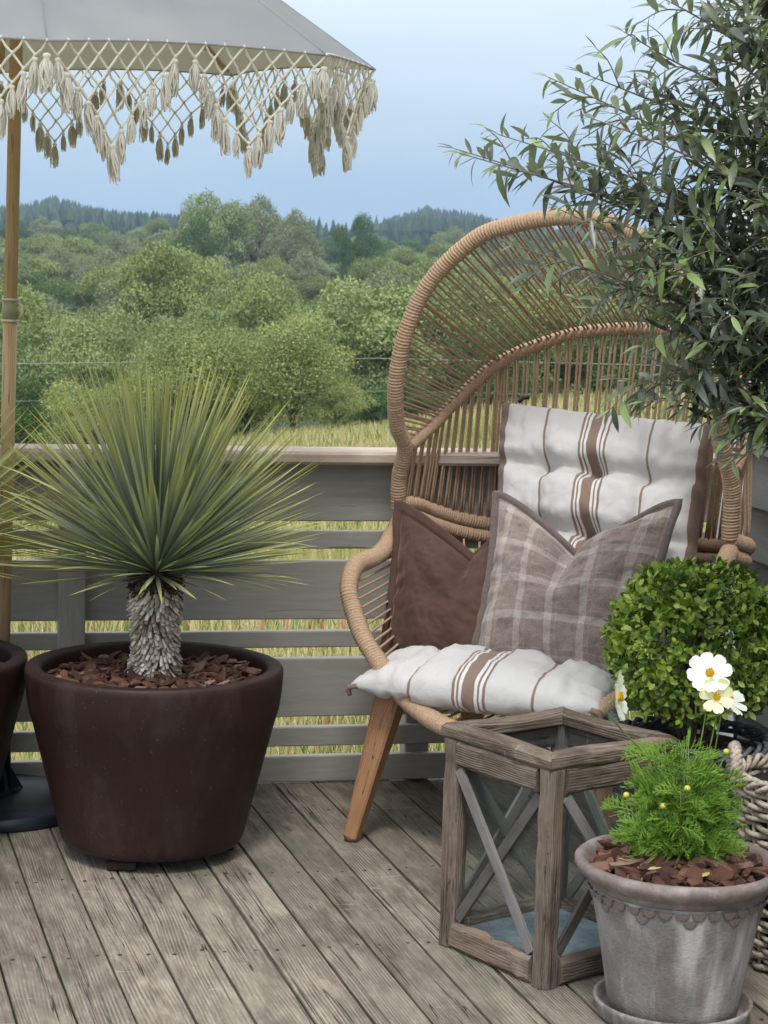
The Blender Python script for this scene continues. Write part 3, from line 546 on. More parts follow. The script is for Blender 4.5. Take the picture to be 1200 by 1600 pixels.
RIM = [(-0.451, 0.13, 0.765), (-0.447, 0.06, 0.717), (-0.431, -0.05, 0.683), (-0.441, -0.15, 0.671), (-0.432, -0.21, 0.651), (-0.418, -0.25, 0.62), (-0.398, -0.27, 0.584), (-0.349, -0.31, 0.519), (-0.287, -0.34, 0.462), (-0.22, -0.37, 0.407), (-0.149, -0.4, 0.371), (-0.06, -0.43, 0.345), (0.042, -0.44, 0.337), (0.153, -0.44, 0.351), (0.254, -0.42, 0.385), (0.327, -0.39, 0.441), (0.398, -0.36, 0.503), (0.452, -0.31, 0.565), (0.474, -0.27, 0.62), (0.48, -0.2, 0.665), (0.468, -0.05, 0.695), (0.453, 0.06, 0.724), (0.446, 0.13, 0.744)]
def wrapped(name, P, R, parent, pitch=.0082, seed=0):
    """a steel tube closely wound with rope: every turn is a ridge of its own"""
    r = random.Random(seed); Lg = length(cat(P, 60)); per = 5; n = int(Lg / pitch) * per; Q = cat(P, n); m = MB(); sides = 12
    prof = [.90, .985, 1.03, .985, .92]; vs = []; u = None; ph = 0
    for i, p in enumerate(Q):
        t_ = (Q[min(i+1, n-1)] - Q[max(i-1, 0)]).normalized()
        if u is None:
            a = Vector((0, 0, 1)) if abs(t_.z) < .9 else Vector((1, 0, 0)); u = (a - t_*a.dot(t_)).normalized()
        else: u = (u - t_*u.dot(t_)).normalized()
        w = t_.cross(u)
        if i % per == 0: wob = r.uniform(-.03, .03); ph += r.uniform(-.25, .25); tl = r.uniform(.0018, .0034)
        q = R * (prof[i % per] + wob)
        for k in range(sides):
            an = 2*math.pi*k/sides; vs.append(p + (u*math.cos(an) + w*math.sin(an))*q + t_*(math.sin(an + ph)*tl))
    m.add(vs, [(i*sides+k, i*sides+(k+1) % sides, (i+1)*sides+(k+1) % sides, (i+1)*sides+k) for i in range(n-1) for k in range(sides)] + [tuple(range(sides))[::-1], tuple((n-1)*sides+k for k in range(sides))])
    m.v = [tuple(cw(p)) for p in m.v]; return m.build(name, M_rope, parent)
wrapped('front_hoop', HOOP, .0215, chair, seed=1); wrapped('rear_hoop', REAR, .0175, chair, seed=2)
wrapped('back_ring', RING, .019, chair, seed=3); RING2 = [(x*.985, y, z - .037) for x, y, z in RING]; wrapped('bucket_ring', RING2, .0185, chair, seed=4)
wrapped('seat_rim', RIM, .0235, chair, seed=5)
rp = random.Random(9)
def rope(a, b, sag=0., r_=.0032, parent=chair, name='rope'):
    a, b = Vector(a), Vector(b); m = MB(); pts = []; j = Vector((rp.uniform(-1, 1), rp.uniform(-1, 1), 0)) * .002
    for k in range(7):
        f = k / 6; pts.append(cw(a.lerp(b, f) + Vector((0, 0, -sag * 4 * f * (1 - f))) + j * math.sin(f * 3.14)))
    m.tube(pts, r_, 6); return m.build(name, M_rope, parent)
NH, NB = 118, 98
hp = cat(HOOP[2:-2], NH); rph = cat(REAR, NH); rpz = cat(REAR, NB); rg = cat(RING, NB)
for i in range(1, NH-1):
    d = (.0022 if i % 2 else -.0022) + rp.uniform(-.001, .001); rope(hp[i] + Vector((d, 0, 0)), rph[i] + Vector((d*.6, 0, 0)), rp.uniform(-.004, .004), .0032)
for i in range(1, NB-1):
    d = (.0022 if i % 2 else -.0022) + rp.uniform(-.001, .001); rope(rpz[i] + Vector((d, .012, 0)), rg[i] + Vector((d, -.004, 0)), rp.uniform(-.002, .002), .0034)
for i, j in ((29, 24), (88, 73)):     # places where several strands run side by side
    for k in (-1, 1):
        rope(hp[i] + Vector((k*.006, 0, 0)), rph[i] + Vector((k*.006, .004, 0)), 0, .0034); rope(rpz[j] + Vector((k*.006, .016, 0)), rg[j] + Vector((k*.006, -.006, 0)), 0, .0034)
BASE = [(.30*math.sin(a), .04 - .36*math.cos(a)*-1, .385 - .0*math.cos(a)) for a in [R_(-100 + 200*k/24) for k in range(25)]]
r2 = cat(RING2, 28); bs_ = cat(BASE, 28)
for i in range(1, 27): rope(r2[i] + Vector((0, -.006, -.008)), bs_[i], 0, .0036)
wrapped('seat_base', BASE, .015, chair, seed=6)
lr = cat(RIM[3:11], 21); lb = cat([(-.44, .10, .735), (-.42, .13, .62), (-.36, .16, .47), (-.29, .15, .40)], 21)
for i in range(21): rope(lr[i], lb[i], .004, .0036)
lr = cat(RIM[12:20][::-1], 21); lb = cat([(.44, .10, .715), (.42, .13, .62), (.36, .16, .47), (.29, .15, .40)], 21)
for i in range(0, 21, 2): rope(lr[i], lb[i], .004, .0036)
fr_ = cat(RIM[8:15], 26)
wb = MB()
for i in range(26):
    a = fr_[i]; x = a.x * .95; b_ = Vector((x, .36 * math.sqrt(max(0, 1 - (x/.31)**2)) if abs(x) < .31 else 0, .385)); wb.tube([cw(a), cw(a.lerp(b_, .5) + Vector((0, 0, -.015))), cw(b_)], .0036, 5)
wb.build('seat_webbing', M_rope, chair)
def leg(top, foot, w0, w1):
    m = MB(); top, foot = cw(top), cw(foot); d = (foot - top).normalized(); X = Vector((math.cos(R_(-25)), math.sin(R_(-25)), 0)); X = (X - d*X.dot(d)).normalized(); Y = d.cross(X)
    vs = []; 
    for f, w in ((0, w0), (.12, w0), (.97, w1)):
        for sx, sy in ((-1, -.8), (-.8, -1), (.8, -1), (1, -.8), (1, .8), (.8, 1), (-.8, 1), (-1, .8)): vs.append(top.lerp(foot, f) + X*sx*w/2 + Y*sy*w/2)
    m.add(vs, [(i*8+k, i*8+(k+1) % 8, (i+1)*8+(k+1) % 8, (i+1)*8+k) for i in range(2) for k in range(8)] + [tuple(range(8))[::-1], tuple(16+k for k in range(8))])
    me_o = Vector(top.lerp(foot, .5)); Mx = Matrix((d, Y*-1, X)).transposed().to_4x4()
    Mx = Matrix((d, Y, d.cross(Y))).transposed().to_4x4(); Mx.translation = me_o; inv = Mx.inverted(); m.v = [tuple(inv @ Vector(v)) for v in m.v]
    lg = inst('leg', m.mesh('leg', M_teak, False), chair, Mx)
    f = MB(); f.tube([foot.lerp(top, .035), foot.lerp(top, .02), foot], [w1*.52, w1*.56, w1*.44], 12); f.build('foot_cap', M_foot, lg)
leg((-.262, -.30, .40), (-.357, -.327, .001), .064, .036); leg((.262, -.30, .40), (.345, -.31, .001), .064, .036)
leg((-.24, .25, .40), (-.34, .30, .001), .064, .036); leg((.24, .25, .40), (.34, .30, .001), .064, .036)

# ------------------------------------------------------------------ cushions and pillows
def pillow(name, P, T, mats, cin=(.05, .05, .05, .05), notch=None, tufts=(), rows=(), cols=(), fl=0., n=64, wr=.004, seed=0, bend=0., flr=0., sidemat=None, both=True, parent=None, Tb=None, pw=.5, corner_pull=0.):
    """P = bottom left, bottom right, top right, top left (world); closed stuffed cushion facing the viewer"""
    P = [Vector(p) for p in P]; BL, BRt, TR, TL = P
    nrm = ((BRt - BL).cross(TL - BL)).normalized()
    U = ((BRt - BL).length + (TR - TL).length) / 2; V = ((TL - BL).length + (TR - BRt).length) / 2
    Tb = T if Tb is None else Tb; lim = 1 + fl
    us = sorted(set([lim * (2*k/n - 1) for k in range(n+1)]))
    r = random.Random(seed); off = Vector((r.uniform(0, 50), r.uniform(0, 50), 0)); vup = ((TL + TR) - (BL + BRt)).normalized()
    def prof(u, v):
        a, b = min(1, abs(u)), min(1, abs(v))
        return max(0, (1 - a**2.4) * (1 - b**2.4)) ** pw
    def pt(u, v, side):
        uc, vc = max(-1, min(1, u)), max(-1, min(1, v)); ex, ey = u - uc, v - vc
        uu = uc * (1 - (cin[0] if uc < 0 else cin[1]) * (1 - vc*vc)); vv = vc * (1 - (cin[2] if vc < 0 else cin[3]) * (1 - uc*uc))
        uu += ex; vv += ey; fu, fv = (uu + 1) / 2, (vv + 1) / 2
        p = BL.lerp(BRt, fu).lerp(TL.lerp(TR, fu), fv); h = prof(u, v)
        if notch:
            u0, D, crease = notch; w = (1 - u0) if u > u0 else (1 + u0); q = max(0, 1 - abs(u - u0) / w)
            k = q ** 1.25 * max(0, (vc + 1) / 2) ** 2.4
            p = p - vup * (D * k) - nrm * 0.0
            g = math.exp(-((u - u0) / .10) ** 2) * max(0, min(1, (vc + .2) / 1.0)) ** 1.5; h *= 1 - crease * g
            h *= 1 + .35 * max(0, vc) * math.exp(-((abs(u - u0) - .38) / .25) ** 2)
        for (tu, tv, s) in tufts:
            h *= 1 - s * math.exp(-(((u - tu) * U / 2) ** 2 + ((v - tv) * V / 2) ** 2) / .028 ** 2)
        for tv in rows: h *= 1 - .5 * math.exp(-abs((v - tv) * V / 2 / .019) ** 1.5)
        for tu in cols: h *= 1 - .2 * math.exp(-(((u - tu) * U / 2) / .014) ** 2)
        x, y = (u * U / 2), (v * V / 2)
        ww = noise.fractal(Vector((x*9, y*9, side*3)) + off, .6, 2.1, 4) * wr
        # puckers running inwards from the seams
        ed = max(abs(u), abs(v)); 
        ps = (math.sin(x * 95 + 2*math.sin(x*31)) if abs(v) > abs(u) else math.sin(y * 90 + 2*math.sin(y*27))) * max(0, (ed - .62) / .38) * (1 if ed <= 1 else .0) * wr * .55
        for (tu, tv, s) in tufts:
            dx, dy = (u - tu) * U/2, (v - tv) * V/2; rr_ = math.hypot(dx, dy)
            if rr_ < .11: ps += math.sin(math.atan2(dy, dx) * 9 + tu*7) * .0022 * math.exp(-((rr_ - .04)/.035)**2)
        hh_ = h * (T if side > 0 else Tb) + (ww + ps) * min(1, h * 3)
        if fl and ed > .985:
            e_ = (ed - 1) / max(fl, 1e-6); tt = .0095 * math.sqrt(max(0, 1 - max(0, e_) ** 6)) if e_ > 0 else .0015
            al = x if abs(v) > abs(u) else y
            hh_ = max(tt, 0); rip = flr * math.sin(al * 60 + 3 * math.sin(al * 17 + seed)) * max(0, e_); p = p + nrm * rip
            if flr: hh_ += .0012 * abs(math.sin(al * 210)) * (1 if e_ > .1 else 0)
        if bend: p = p + nrm * (bend * (1 - v*v))
        return p + nrm * (hh_ * side)
    m = MB(); k = len(us)
    F = [[pt(u, v, 1) for u in us] for v in us]; B = [[pt(u, v, -1) for u in us] for v in us]
    idx = {}; vs = []
    for j in range(k):
        for i in range(k): idx[(0, j, i)] = len(vs); vs.append(F[j][i])
    for j in range(k):
        for i in range(k):
            if i in (0, k-1) or j in (0, k-1): idx[(1, j, i)] = idx[(0, j, i)]; vs[idx[(0, j, i)]] = (F[j][i] + B[j][i]) / 2
            else: idx[(1, j, i)] = len(vs); vs.append(B[j][i])
    fs = []; ms = []; uvs = []
    def uvq(u, v): return ((u + 1) / 2, (v + 1) / 2)
    for j in range(k-1):
        for i in range(k-1):
            mu, mv = (us[i] + us[i+1])/2, (us[j] + us[j+1])/2; out = max(abs(mu), abs(mv)) > 1
            fs.append((idx[(0, j, i)], idx[(0, j, i+1)], idx[(0, j+1, i+1)], idx[(0, j+1, i)])); ms.append(1 if (out or (sidemat and (mu > sidemat or mu < -sidemat + .04))) else 0); uvs += [uvq(us[i], us[j]), uvq(us[i+1], us[j]), uvq(us[i+1], us[j+1]), uvq(us[i], us[j+1])]
            fs.append((idx[(1, j, i)], idx[(1, j+1, i)], idx[(1, j+1, i+1)], idx[(1, j, i+1)])); ms.append(0 if (both and not out) else 1); uvs += [uvq(us[i], us[j]), uvq(us[i], us[j+1]), uvq(us[i+1], us[j+1]), uvq(us[i+1], us[j])]
    m.add(vs, fs); m.m = ms; org = (BL + BRt) / 2
    o = m.build(name, mats, parent, origin=org); l = o.data.uv_layers.new(name='UVMap'); l.data.foreach_set('uv', [c for q in uvs for c in q]); return o
# back cushion: tufted, cream with brown stripes
bc = pillow('back_cushion', [cw((-.145, .02, .38)), cw((.375, .02, .395)), cw((.340, .31, 1.045)), cw((-.252, .32, 1.072))], .105, [M_stripe, M_brown], cin=(.02, .02, .02, .015),
            tufts=[(u, v, .8) for u in (-.49, 0, .49) for v in (.52, .05, -.42)], rows=(.52, .05, -.42), cols=(-.49, .49), wr=.009, seed=3, both=False, sidemat=.935, Tb=.05, pw=.42, n=90)
tag(bc, 'tufted upright back cushion, cream canvas with brown stripes and brown sides', 'cushion')
tb = MB(); a = cw((-.205, .325, 1.072)); tb.tube([a, a + Vector((.012, .0, .012)), a + Vector((.028, .004, .014))], .005, 6); tb.build('tie', M_black, bc)
# seat cushion
sc_ = pillow('seat_cushion', [cw((-.335, -.405, .412)), cw((.315, -.430, .430)), cw((.30, .12, .44)), cw((-.30, .13, .44))], .088, [M_stripe, M_brown], cin=(.03, .03, -.07, .02),
            tufts=[(u, v, .5) for u in (-.5, 0, .5) for v in (.25, -.2)], rows=(-.12,), cols=(-.5, .5), wr=.009, seed=8, both=True, Tb=.062, pw=.40, n=80)
tag(sc_, 'plump seat cushion lying on the egg chair, cream canvas with brown stripes', 'cushion')
for sx, c_ in ((-1, cw((-.335, -.405, .412))), (1, cw((.315, -.430, .430)))):
    m = MB(); r_ = Vector((math.cos(R_(-25)), math.sin(R_(-25)), 0)) * sx; mp_ = [c_ - r_*.022 + Vector((0, 0, .0)), c_ - r_*.002 + Vector((0, 0, -.004)), c_ + r_*.002 + Vector((0, 0, -.014)), c_ - r_*.004 + Vector((0, 0, -.026))]
    m.tube(mp_, [.010, .012, .011, .006], 10, flat=.6); m.build('corner_tuft', M_brown, sc_)
vp = pillow('velvet_pillow', [cw((-.365, -.14, .405)), cw((-.02, -.14, .425)), cw((-.115, .07, .745)), cw((-.415, .045, .785))], .098, [M_velvet, M_velvet], cin=(.07, .04, .05, .0), notch=(.36, .10, .55), pw=.60, fl=.15, flr=.004, wr=.013, seed=21, n=84, Tb=.05)
tag(vp, 'dusty brown velvet pillow with quilted border, left of the plaid one', 'pillow')
pp = pillow('plaid_pillow', [cw((-.10, -.20, .435)), cw((.315, -.20, .445)), cw((.330, .02, .86)), cw((-.130, .02, .845))], .110, [M_plaid, M_wool], cin=(.07, .06, .06, .0), notch=(.04, .155, .62), pw=.58, fl=.09, flr=.003, wr=.014, seed=33, n=96, Tb=.05)
tag(pp, 'brown and cream plaid wool pillow with its top chopped in', 'pillow')
q = cw((-.128, -.235, .462)); m = MB(); m.add([q, q + Vector((.025, -.01, .012)), q + Vector((.018, -.012, .030)), q + Vector((-.008, -.002, .016))], [(0, 1, 2, 3)]); m.add([q + Vector((0, -.002, 0)), q + Vector((.025, -.012, .012)), q + Vector((.018, -.014, .030)), q + Vector((-.008, -.004, .016))], [(3, 2, 1, 0)]); m.build('fabric_tag', M_black, pp, smooth=False)

# ------------------------------------------------------------------ wooden lantern with glass sides
LC = Vector((.375, 4.026, 0)); LA = R_(172.3); LR = .243; LH = .475
lan = thing('lantern', LC, 'large empty lantern of weathered driftwood with glass panes and crossed battens', 'lantern', rz=LA + R_(45))
cr_ = [LC + Vector((math.cos(LA + i*math.pi/2), math.sin(LA + i*math.pi/2), 0)) * LR for i in range(4)]
cen = LC
for i, p in enumerate(cr_):
    q = p + (cen - p).normalized() * .034; up_ = (cen - p).normalized()
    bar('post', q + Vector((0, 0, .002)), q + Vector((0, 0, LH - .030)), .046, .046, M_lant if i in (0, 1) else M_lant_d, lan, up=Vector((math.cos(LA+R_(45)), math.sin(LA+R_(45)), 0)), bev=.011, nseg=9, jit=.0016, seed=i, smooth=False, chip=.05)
for i in range(4):
    a, b_ = cr_[i], cr_[(i+1) % 4]; d = (b_ - a).normalized(); nin = ((cen - (a+b_)/2)).normalized()
    front = i in (0, 1)
    # mitred cap rail
    w = .046; m = MB(); L = (b_ - a).length; ns_ = 10; rr2 = random.Random(50 + i); vs = []
    for k in range(ns_ + 1):
        f = k / ns_
        for (yy, zz) in ((0, .008), (0, .024), (.008, .031), (w-.008, .031), (w, .024), (w, .004), (w-.006, 0), (.006, 0)):
            tx = yy + (L - 2*yy) * f; wv_ = .0022 * math.sin(f*5.3 + i*2) + rr2.uniform(-.0013, .0013)
            vs.append(a + d*tx + nin*(yy + wv_*(0 if yy > .03 else 1)) + Vector((0, 0, LH - .031 + zz + .003*math.sin(f*4 + i) * (1 if zz > .01 else 0))))
    m.add(vs, [(k*8+j, k*8+(j+1) % 8, (k+1)*8+(j+1) % 8, (k+1)*8+j) for k in range(ns_) for j in range(8)] + [tuple(range(8))[::-1], tuple(ns_*8+k for k in range(8))])
    Mx = frame_m(a, b_); inv = Mx.inverted(); m.v = [tuple(inv @ Vector(v)) for v in m.v]; m.f = [f[::-1] for f in m.f]; inst('top_rail', m.mesh('top_rail', M_lant, False), lan, Mx)
    o_ = nin * .0135; e_ = .046
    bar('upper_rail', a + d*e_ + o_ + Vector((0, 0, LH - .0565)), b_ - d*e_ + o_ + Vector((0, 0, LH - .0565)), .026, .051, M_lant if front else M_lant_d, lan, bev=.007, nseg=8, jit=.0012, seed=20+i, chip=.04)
    bar('lower_rail', a + d*e_ + o_ + Vector((0, 0, .030)), b_ - d*e_ + o_ + Vector((0, 0, .030)), .030, .056, M_lant, lan, bev=.009, nseg=8, jit=.0016, seed=30+i, chip=.06)
    z0_, z1_ = .060, LH - .086; A = a + d*.05 + nin*.010; B = b_ - d*.05 + nin*.010
    bar('brace', A + Vector((0, 0, z1_ - .004)), B + Vector((0, 0, z0_ + .004)), .024, .009, M_brace, lan, up=-nin, bev=.001, seed=40+i)
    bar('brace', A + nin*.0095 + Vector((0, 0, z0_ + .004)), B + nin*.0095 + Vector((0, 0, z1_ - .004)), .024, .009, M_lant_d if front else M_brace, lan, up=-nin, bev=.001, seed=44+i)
    g = MB(); c1, c2 = a + d*.046 + nin*.026, b_ - d*.046 + nin*.026; t2 = nin*.003
    g.add([c1 + Vector((0, 0, .05)), c2 + Vector((0, 0, .05)), c2 + Vector((0, 0, z1_ + .02)), c1 + Vector((0, 0, z1_ + .02)), c1 + t2 + Vector((0, 0, .05)), c2 + t2 + Vector((0, 0, .05)), c2 + t2 + Vector((0, 0, z1_ + .02)), c1 + t2 + Vector((0, 0, z1_ + .02))], [(0, 1, 2, 3), (5, 4, 7, 6), (1, 5, 6, 2), (4, 0, 3, 7), (3, 2, 6, 7), (0, 4, 5, 1)])
    g.build('pane', M_glass, lan, smooth=False)
g = MB(); q = [p + (cen-p).normalized()*.045 for p in cr_]; g.add([v + Vector((0, 0, .022)) for v in q] + [v + Vector((0, 0, .034)) for v in q], [(0, 1, 2, 3)[::-1], (4, 5, 6, 7)] + [(k, (k+1) % 4, 4+(k+1) % 4, 4+k) for k in range(4)]); g.build('floor_plate', M_slate, lan, smooth=False)

# ------------------------------------------------------------------ brown planters
def planter(name, c, label, group=None):
    o = thing(name, c, label, 'planter', group)
    m = MB(); m.lathe([(.0, .028), (.185, .028), (.212, .034), (.222, .050), (.225, .066), (.2585, .200), (.2885, .320), (.2935, .338), (.2975, .350), (.3010, .366), (.3060, .405), (.3085, .440), (.3080, .4515), (.3045, .4585), (.299, .4605), (.282, .4605), (.2745, .459), (.2700, .4545), (.2685, .445), (.266, .36), (.258, .30), (0, .30)], 96, c)
    m.build('pot', M_planter, o)
    for k in range(3):
        a = R_(252 + 120*k); r_ = .165; q = Vector(c) + Vector((math.cos(a)*r_, math.sin(a)*r_, 0)); bar('foot', q + Vector((-.034, 0, .014)), q + Vector((.034, 0, .014)), .05, .026, M_planter, o, bev=.005)
    return o
P1 = Vector((-.539, 4.673, 0)); P2 = Vector((-1.163, 4.70, 0))
planter('planter', P1, 'large round dark brown planter with a thick rolled rim, whole in view')
planter('planter', P2, 'dark brown round planter cut off by the left edge')
# bark mulch: chips as parts, fill below
def chip_mesh(seed):
    r = random.Random(seed); m = MB(); n = 4; vs = []
    for i in range(n+1):
        f = i/n; w = (.25 + .75*math.sin(math.pi*(f*.8+.1))) * r.uniform(.8, 1.1)
        for k in range(6):
            a = k*math.pi/3; vs.append((f - .5 + r.uniform(-.05, .05), math.cos(a)*.5*w + r.uniform(-.07, .07), math.sin(a)*.28*w + r.uniform(-.06, .06)))
    m.add(vs, [(i*6+k, i*6+(k+1) % 6, (i+1)*6+(k+1) % 6, (i+1)*6+k) for i in range(n) for k in range(6)] + [tuple(range(6))[::-1], tuple(n*6+k for k in range(6))]); m.f = [f[::-1] for f in m.f]
    return m
CHIPS = [chip_mesh(k) for k in range(7)]; CHIPM = [c.mesh('bark_chip', M_bark, False) for c in CHIPS]
def mulch(c, R, z, n, s0, s1, label, hole=0., nfill=None, dome=0.):
    o = thing('bark_mulch', (c[0], c[1], z - .02), label, 'bark mulch', 'bark mulch in the pots')
    r = random.Random(int(R*1000) + n)
    b_ = MB(); b_.lathe([(R, z - .012), (R*.5, z - .008 + dome*.5), (0, z - .008 + dome)][::-1], 40, (c[0], c[1], 0)); sl = b_.build('mulch_bed', M_soil, o)
    def rand_m(sz, zz):
        while True:
            x, y = r.uniform(-1, 1), r.uniform(-1, 1)
            if hole < math.hypot(x, y)*R and math.hypot(x, y) < .98 - sz*.3/R: break
        d = 1 - math.hypot(x, y); e_ = Matrix.Rotation(r.uniform(0, 6.28), 4, 'Z') @ Matrix.Rotation(r.gauss(0, .28), 4, 'Y') @ Matrix.Rotation(r.gauss(0, .5), 4, 'X')
        return Matrix.Translation((c[0] + x*R, c[1] + y*R, z + zz + dome*d)) @ e_ @ Matrix.Diagonal((sz, sz*r.uniform(.4, .75), sz*r.uniform(.35, .6), 1))
    for k in range(n): inst('bark_chip', r.choice(CHIPM), o, rand_m(r.uniform(s0, s1), r.uniform(0, .014)))
    nf = nfill or n * 3; A = [np.array(rand_m(r.uniform(s0*.45, s0*1.1), r.uniform(-.008, .008))) for _ in range(nf)]
    me = many('bark_fragments', CHIPS[0].v, CHIPS[0].f, A, M_bark); f_ = inst('bark_fragments', me, o, None); f_['kind'] = 'stuff'
    return o
mulch(P1, .266, .428, 280, .022, .052, 'reddish bark chips filling the whole brown planter around the yucca trunk', hole=.05)
mulch(P2, .262, .428, 40, .022, .05, 'reddish bark chips in the planter cut off by the left edge', hole=.05)

# ------------------------------------------------------------------ yuccas
def yleaf(seed, curve):
    """blade along x, 1 long, keeled, with uv.x along the length"""
    r = random.Random(seed); n = 7; vs = []; ws = [.55, .62, .8, 1., .96, .78, .42, .02]
    for i in range(n+1):
        f = i/n; z = -curve * f**2.2; 
        for s_, dz in ((-1, .25), (0, -.12), (1, .25)): vs.append((f, s_*.5*ws[i], z + dz*ws[i]*.018))
    fs = [(i*3+k, i*3+k+1, (i+1)*3+k+1, (i+1)*3+k) for i in range(n) for k in range(2)]
    me = bpy.data.meshes.new('leaf'); me.from_pydata(vs, [], fs); me.materials.append(M_yucca); l = me.uv_layers.new(name='UVMap')
    for lp in me.loops: l.data[lp.index].uv = (vs[lp.vertex_index][0], .5)
    me.polygons.foreach_set('use_smooth', [True]*len(fs)); me.update(); return me, vs, fs
YL = [yleaf(k, c) for k, c in enumerate((0, .02, .05, .09, .16, .3))]
def yucca(base, hz_, nleaf, label, nstub, seed, full=True):
    o = thing('yucca_plant', base, label, 'yucca'); r = random.Random(seed); head = Vector(base) + Vector((0, 0, hz_))
    z0_ = .395; m = MB(); m.tube([Vector(base) + Vector((0, 0, z0_ - .05)), Vector(base) + Vector((0, 0, z0_ + .1)), head + Vector((0, 0, -.05)), head + Vector((0, 0, .02))], [.041, .043, .040, .03], 20); m.build('trunk', M_stubd, o)
    # stubs of old leaves all round the trunk
    A = []; n = nstub
    for k in range(n):
        f = k / n; zz = z0_ + (hz_ - z0_ - .035) * f; a = k * 2.39996 + r.uniform(-.15, .15); rad = .040 + .002*math.sin(f*9); dn = r.uniform(-.15, .45) + .55 * math.sin(f * 13 + .8) * .5
        P_ = Vector(base) + Vector((math.cos(a)*rad, math.sin(a)*rad, zz)); D = Vector((math.cos(a), math.sin(a), 0)) * 1.0 + Vector((0, 0, -.85 - dn*.6)) + Vector((-math.sin(a), math.cos(a), 0)) * (.35 * math.sin(f*11 + 1))
        nn_ = Vector((math.cos(a), math.sin(a), .6)); A.append(dir_mats([P_], [D], [nn_], [r.uniform(.026, .036)], [r.uniform(.0068, .0095)], [.0036])[0])
    tv = [(0, -.5, -.5), (0, .5, -.5), (0, .5, .5), (0, -.5, .5), (1, -.42, -.5), (1, .42, -.5), (.96, .42, .5), (.96, -.42, .5)]; tf = [(0, 1, 5, 4)[::-1], (1, 2, 6, 5)[::-1], (2, 3, 7, 6)[::-1], (3, 0, 4, 7)[::-1], (4, 5, 6, 7)[::-1]]
    s_ = inst('leaf_stub', many('leaf_stub', tv, tf, A, M_stub), o, None); s_['kind'] = 'stuff'
    A = []
    for k in range(360):
        a = r.uniform(0, 6.28); zz = hz_ - .045 + r.uniform(-.006, .05); P_ = Vector(base) + Vector((math.cos(a)*.044, math.sin(a)*.044, zz)); D = Vector((math.cos(a)*.5 - math.sin(a)*r.uniform(-1, 1), math.sin(a)*.5 + math.cos(a)*r.uniform(-1, 1), r.uniform(-.5, .25)))
        A.append(dir_mats([P_], [D], [Vector((math.cos(a), math.sin(a), .2))], [r.uniform(.02, .04)], [.004], [.002])[0])
    s_ = inst('old_leaf_collar', many('old_leaf_collar', tv, tf, A, M_stubd), o, None); s_['kind'] = 'stuff'
    V, Fc, rn, uvx = [], [], [], []
    for k in range(nleaf):
        f = (k + .5) / nleaf; el = math.asin(min(1, max(-1, 1 - .99 * f ** 1.28)))       # 90 deg at the top, below the horizon at the end
        el = max(.02, el + r.gauss(0, .045)); a = k * 2.39996 + r.gauss(0, .12)
        D = Vector((math.cos(a)*math.cos(el), math.sin(a)*math.cos(el), math.sin(el))); L = (.335 + .175 * max(0, math.sin(el)) ** .8) * r.uniform(.94, 1.06) * (1 if f > .04 else .93) * (r.uniform(.72, 1.0) if r.random() < .12 else 1)
        P_ = head + D * .022 + Vector((0, 0, -.012 * f)); up_ = Vector((0, 0, 1)) if abs(D.z) < .93 else Vector((-math.sin(a), 0, .3)).normalized() * -1
        ci = (0 if el > .5 else 1 if el > .1 else r.choice((1, 2, 3)) ) if r.random() > .06 else (r.choice((2, 3, 4, 5)) if el > .35 else 3)
        wd = r.uniform(.0085, .0118); M4 = Matrix(dir_mats([P_], [D], [up_ + Vector((r.gauss(0, .35), r.gauss(0, .35), 0))], [L], [wd], [L])[0])
        if k % max(1, (nleaf // 290)) == 0 and full: inst('leaf', YL[ci][0], o, M4)
        else:
            b0 = len(V); V += [tuple(M4 @ Vector(v)) for v in YL[ci][1]]; Fc += [tuple(i + b0 for i in f_) for f_ in YL[ci][2]]; rn += [r.random()] * len(YL[ci][1]); uvx += [v[0] for v in YL[ci][1]]
    me = bpy.data.meshes.new('inner_leaves'); me.from_pydata(V, [], Fc); me.materials.append(M_yucca); at = me.attributes.new('rnd', 'FLOAT', 'POINT'); at.data.foreach_set('value', rn)
    l = me.uv_layers.new(name='UVMap'); li = np.zeros(len(me.loops), np.int32); me.loops.foreach_get('vertex_index', li); uu = np.stack([np.array(uvx)[li], np.full(len(li), .5)], 1); l.data.foreach_set('uv', uu.reshape(-1).astype(np.float32)); me.polygons.foreach_set('use_smooth', [True]*len(Fc)); me.update()
    if V: s_ = inst('inner_leaves', me, o, None); s_['kind'] = 'stuff'
    return o
yucca(P1, .690, 560, 'spiky blue green yucca with a grey stubbed trunk in the whole planter', 680, 4)
yucca(P2, .690, 380, 'second yucca, only its leaf tips reaching in from the left edge', 500, 9)
# ------------------------------------------------------------------ umbrella
UC = Vector((-.930, 4.98, 0)); HR = .90; T0 = R_(14.0)
umb = thing('umbrella', (-.969, 4.98, 0), 'off white garden umbrella on a wooden pole, its hem edged with knotted macrame tassels', 'umbrella')
pb, pt_ = Vector((-.969, 4.98, .05)), Vector((-.932, 4.98, 2.42))
def on_pole(z): return pb.lerp(pt_, (z - pb.z) / (pt_.z - pb.z))
m = MB(); m.tube([on_pole(.33), on_pole(1.0), on_pole(1.28)], .0175, 20); m.tube([on_pole(1.27), on_pole(1.9), on_pole(2.42)], .0165, 20); 
Mx = frame_m(on_pole(.33), on_pole(2.42)); inv = Mx.inverted(); m.v = [tuple(inv @ Vector(v)) for v in m.v]; inst('pole', m.mesh('pole', M_pole), umb, Mx)
cl = MB(); cl.tube([on_pole(1.262), on_pole(1.315)], .0205, 24); c_o = cl.build('pole_collar', M_cream_pl, umb)
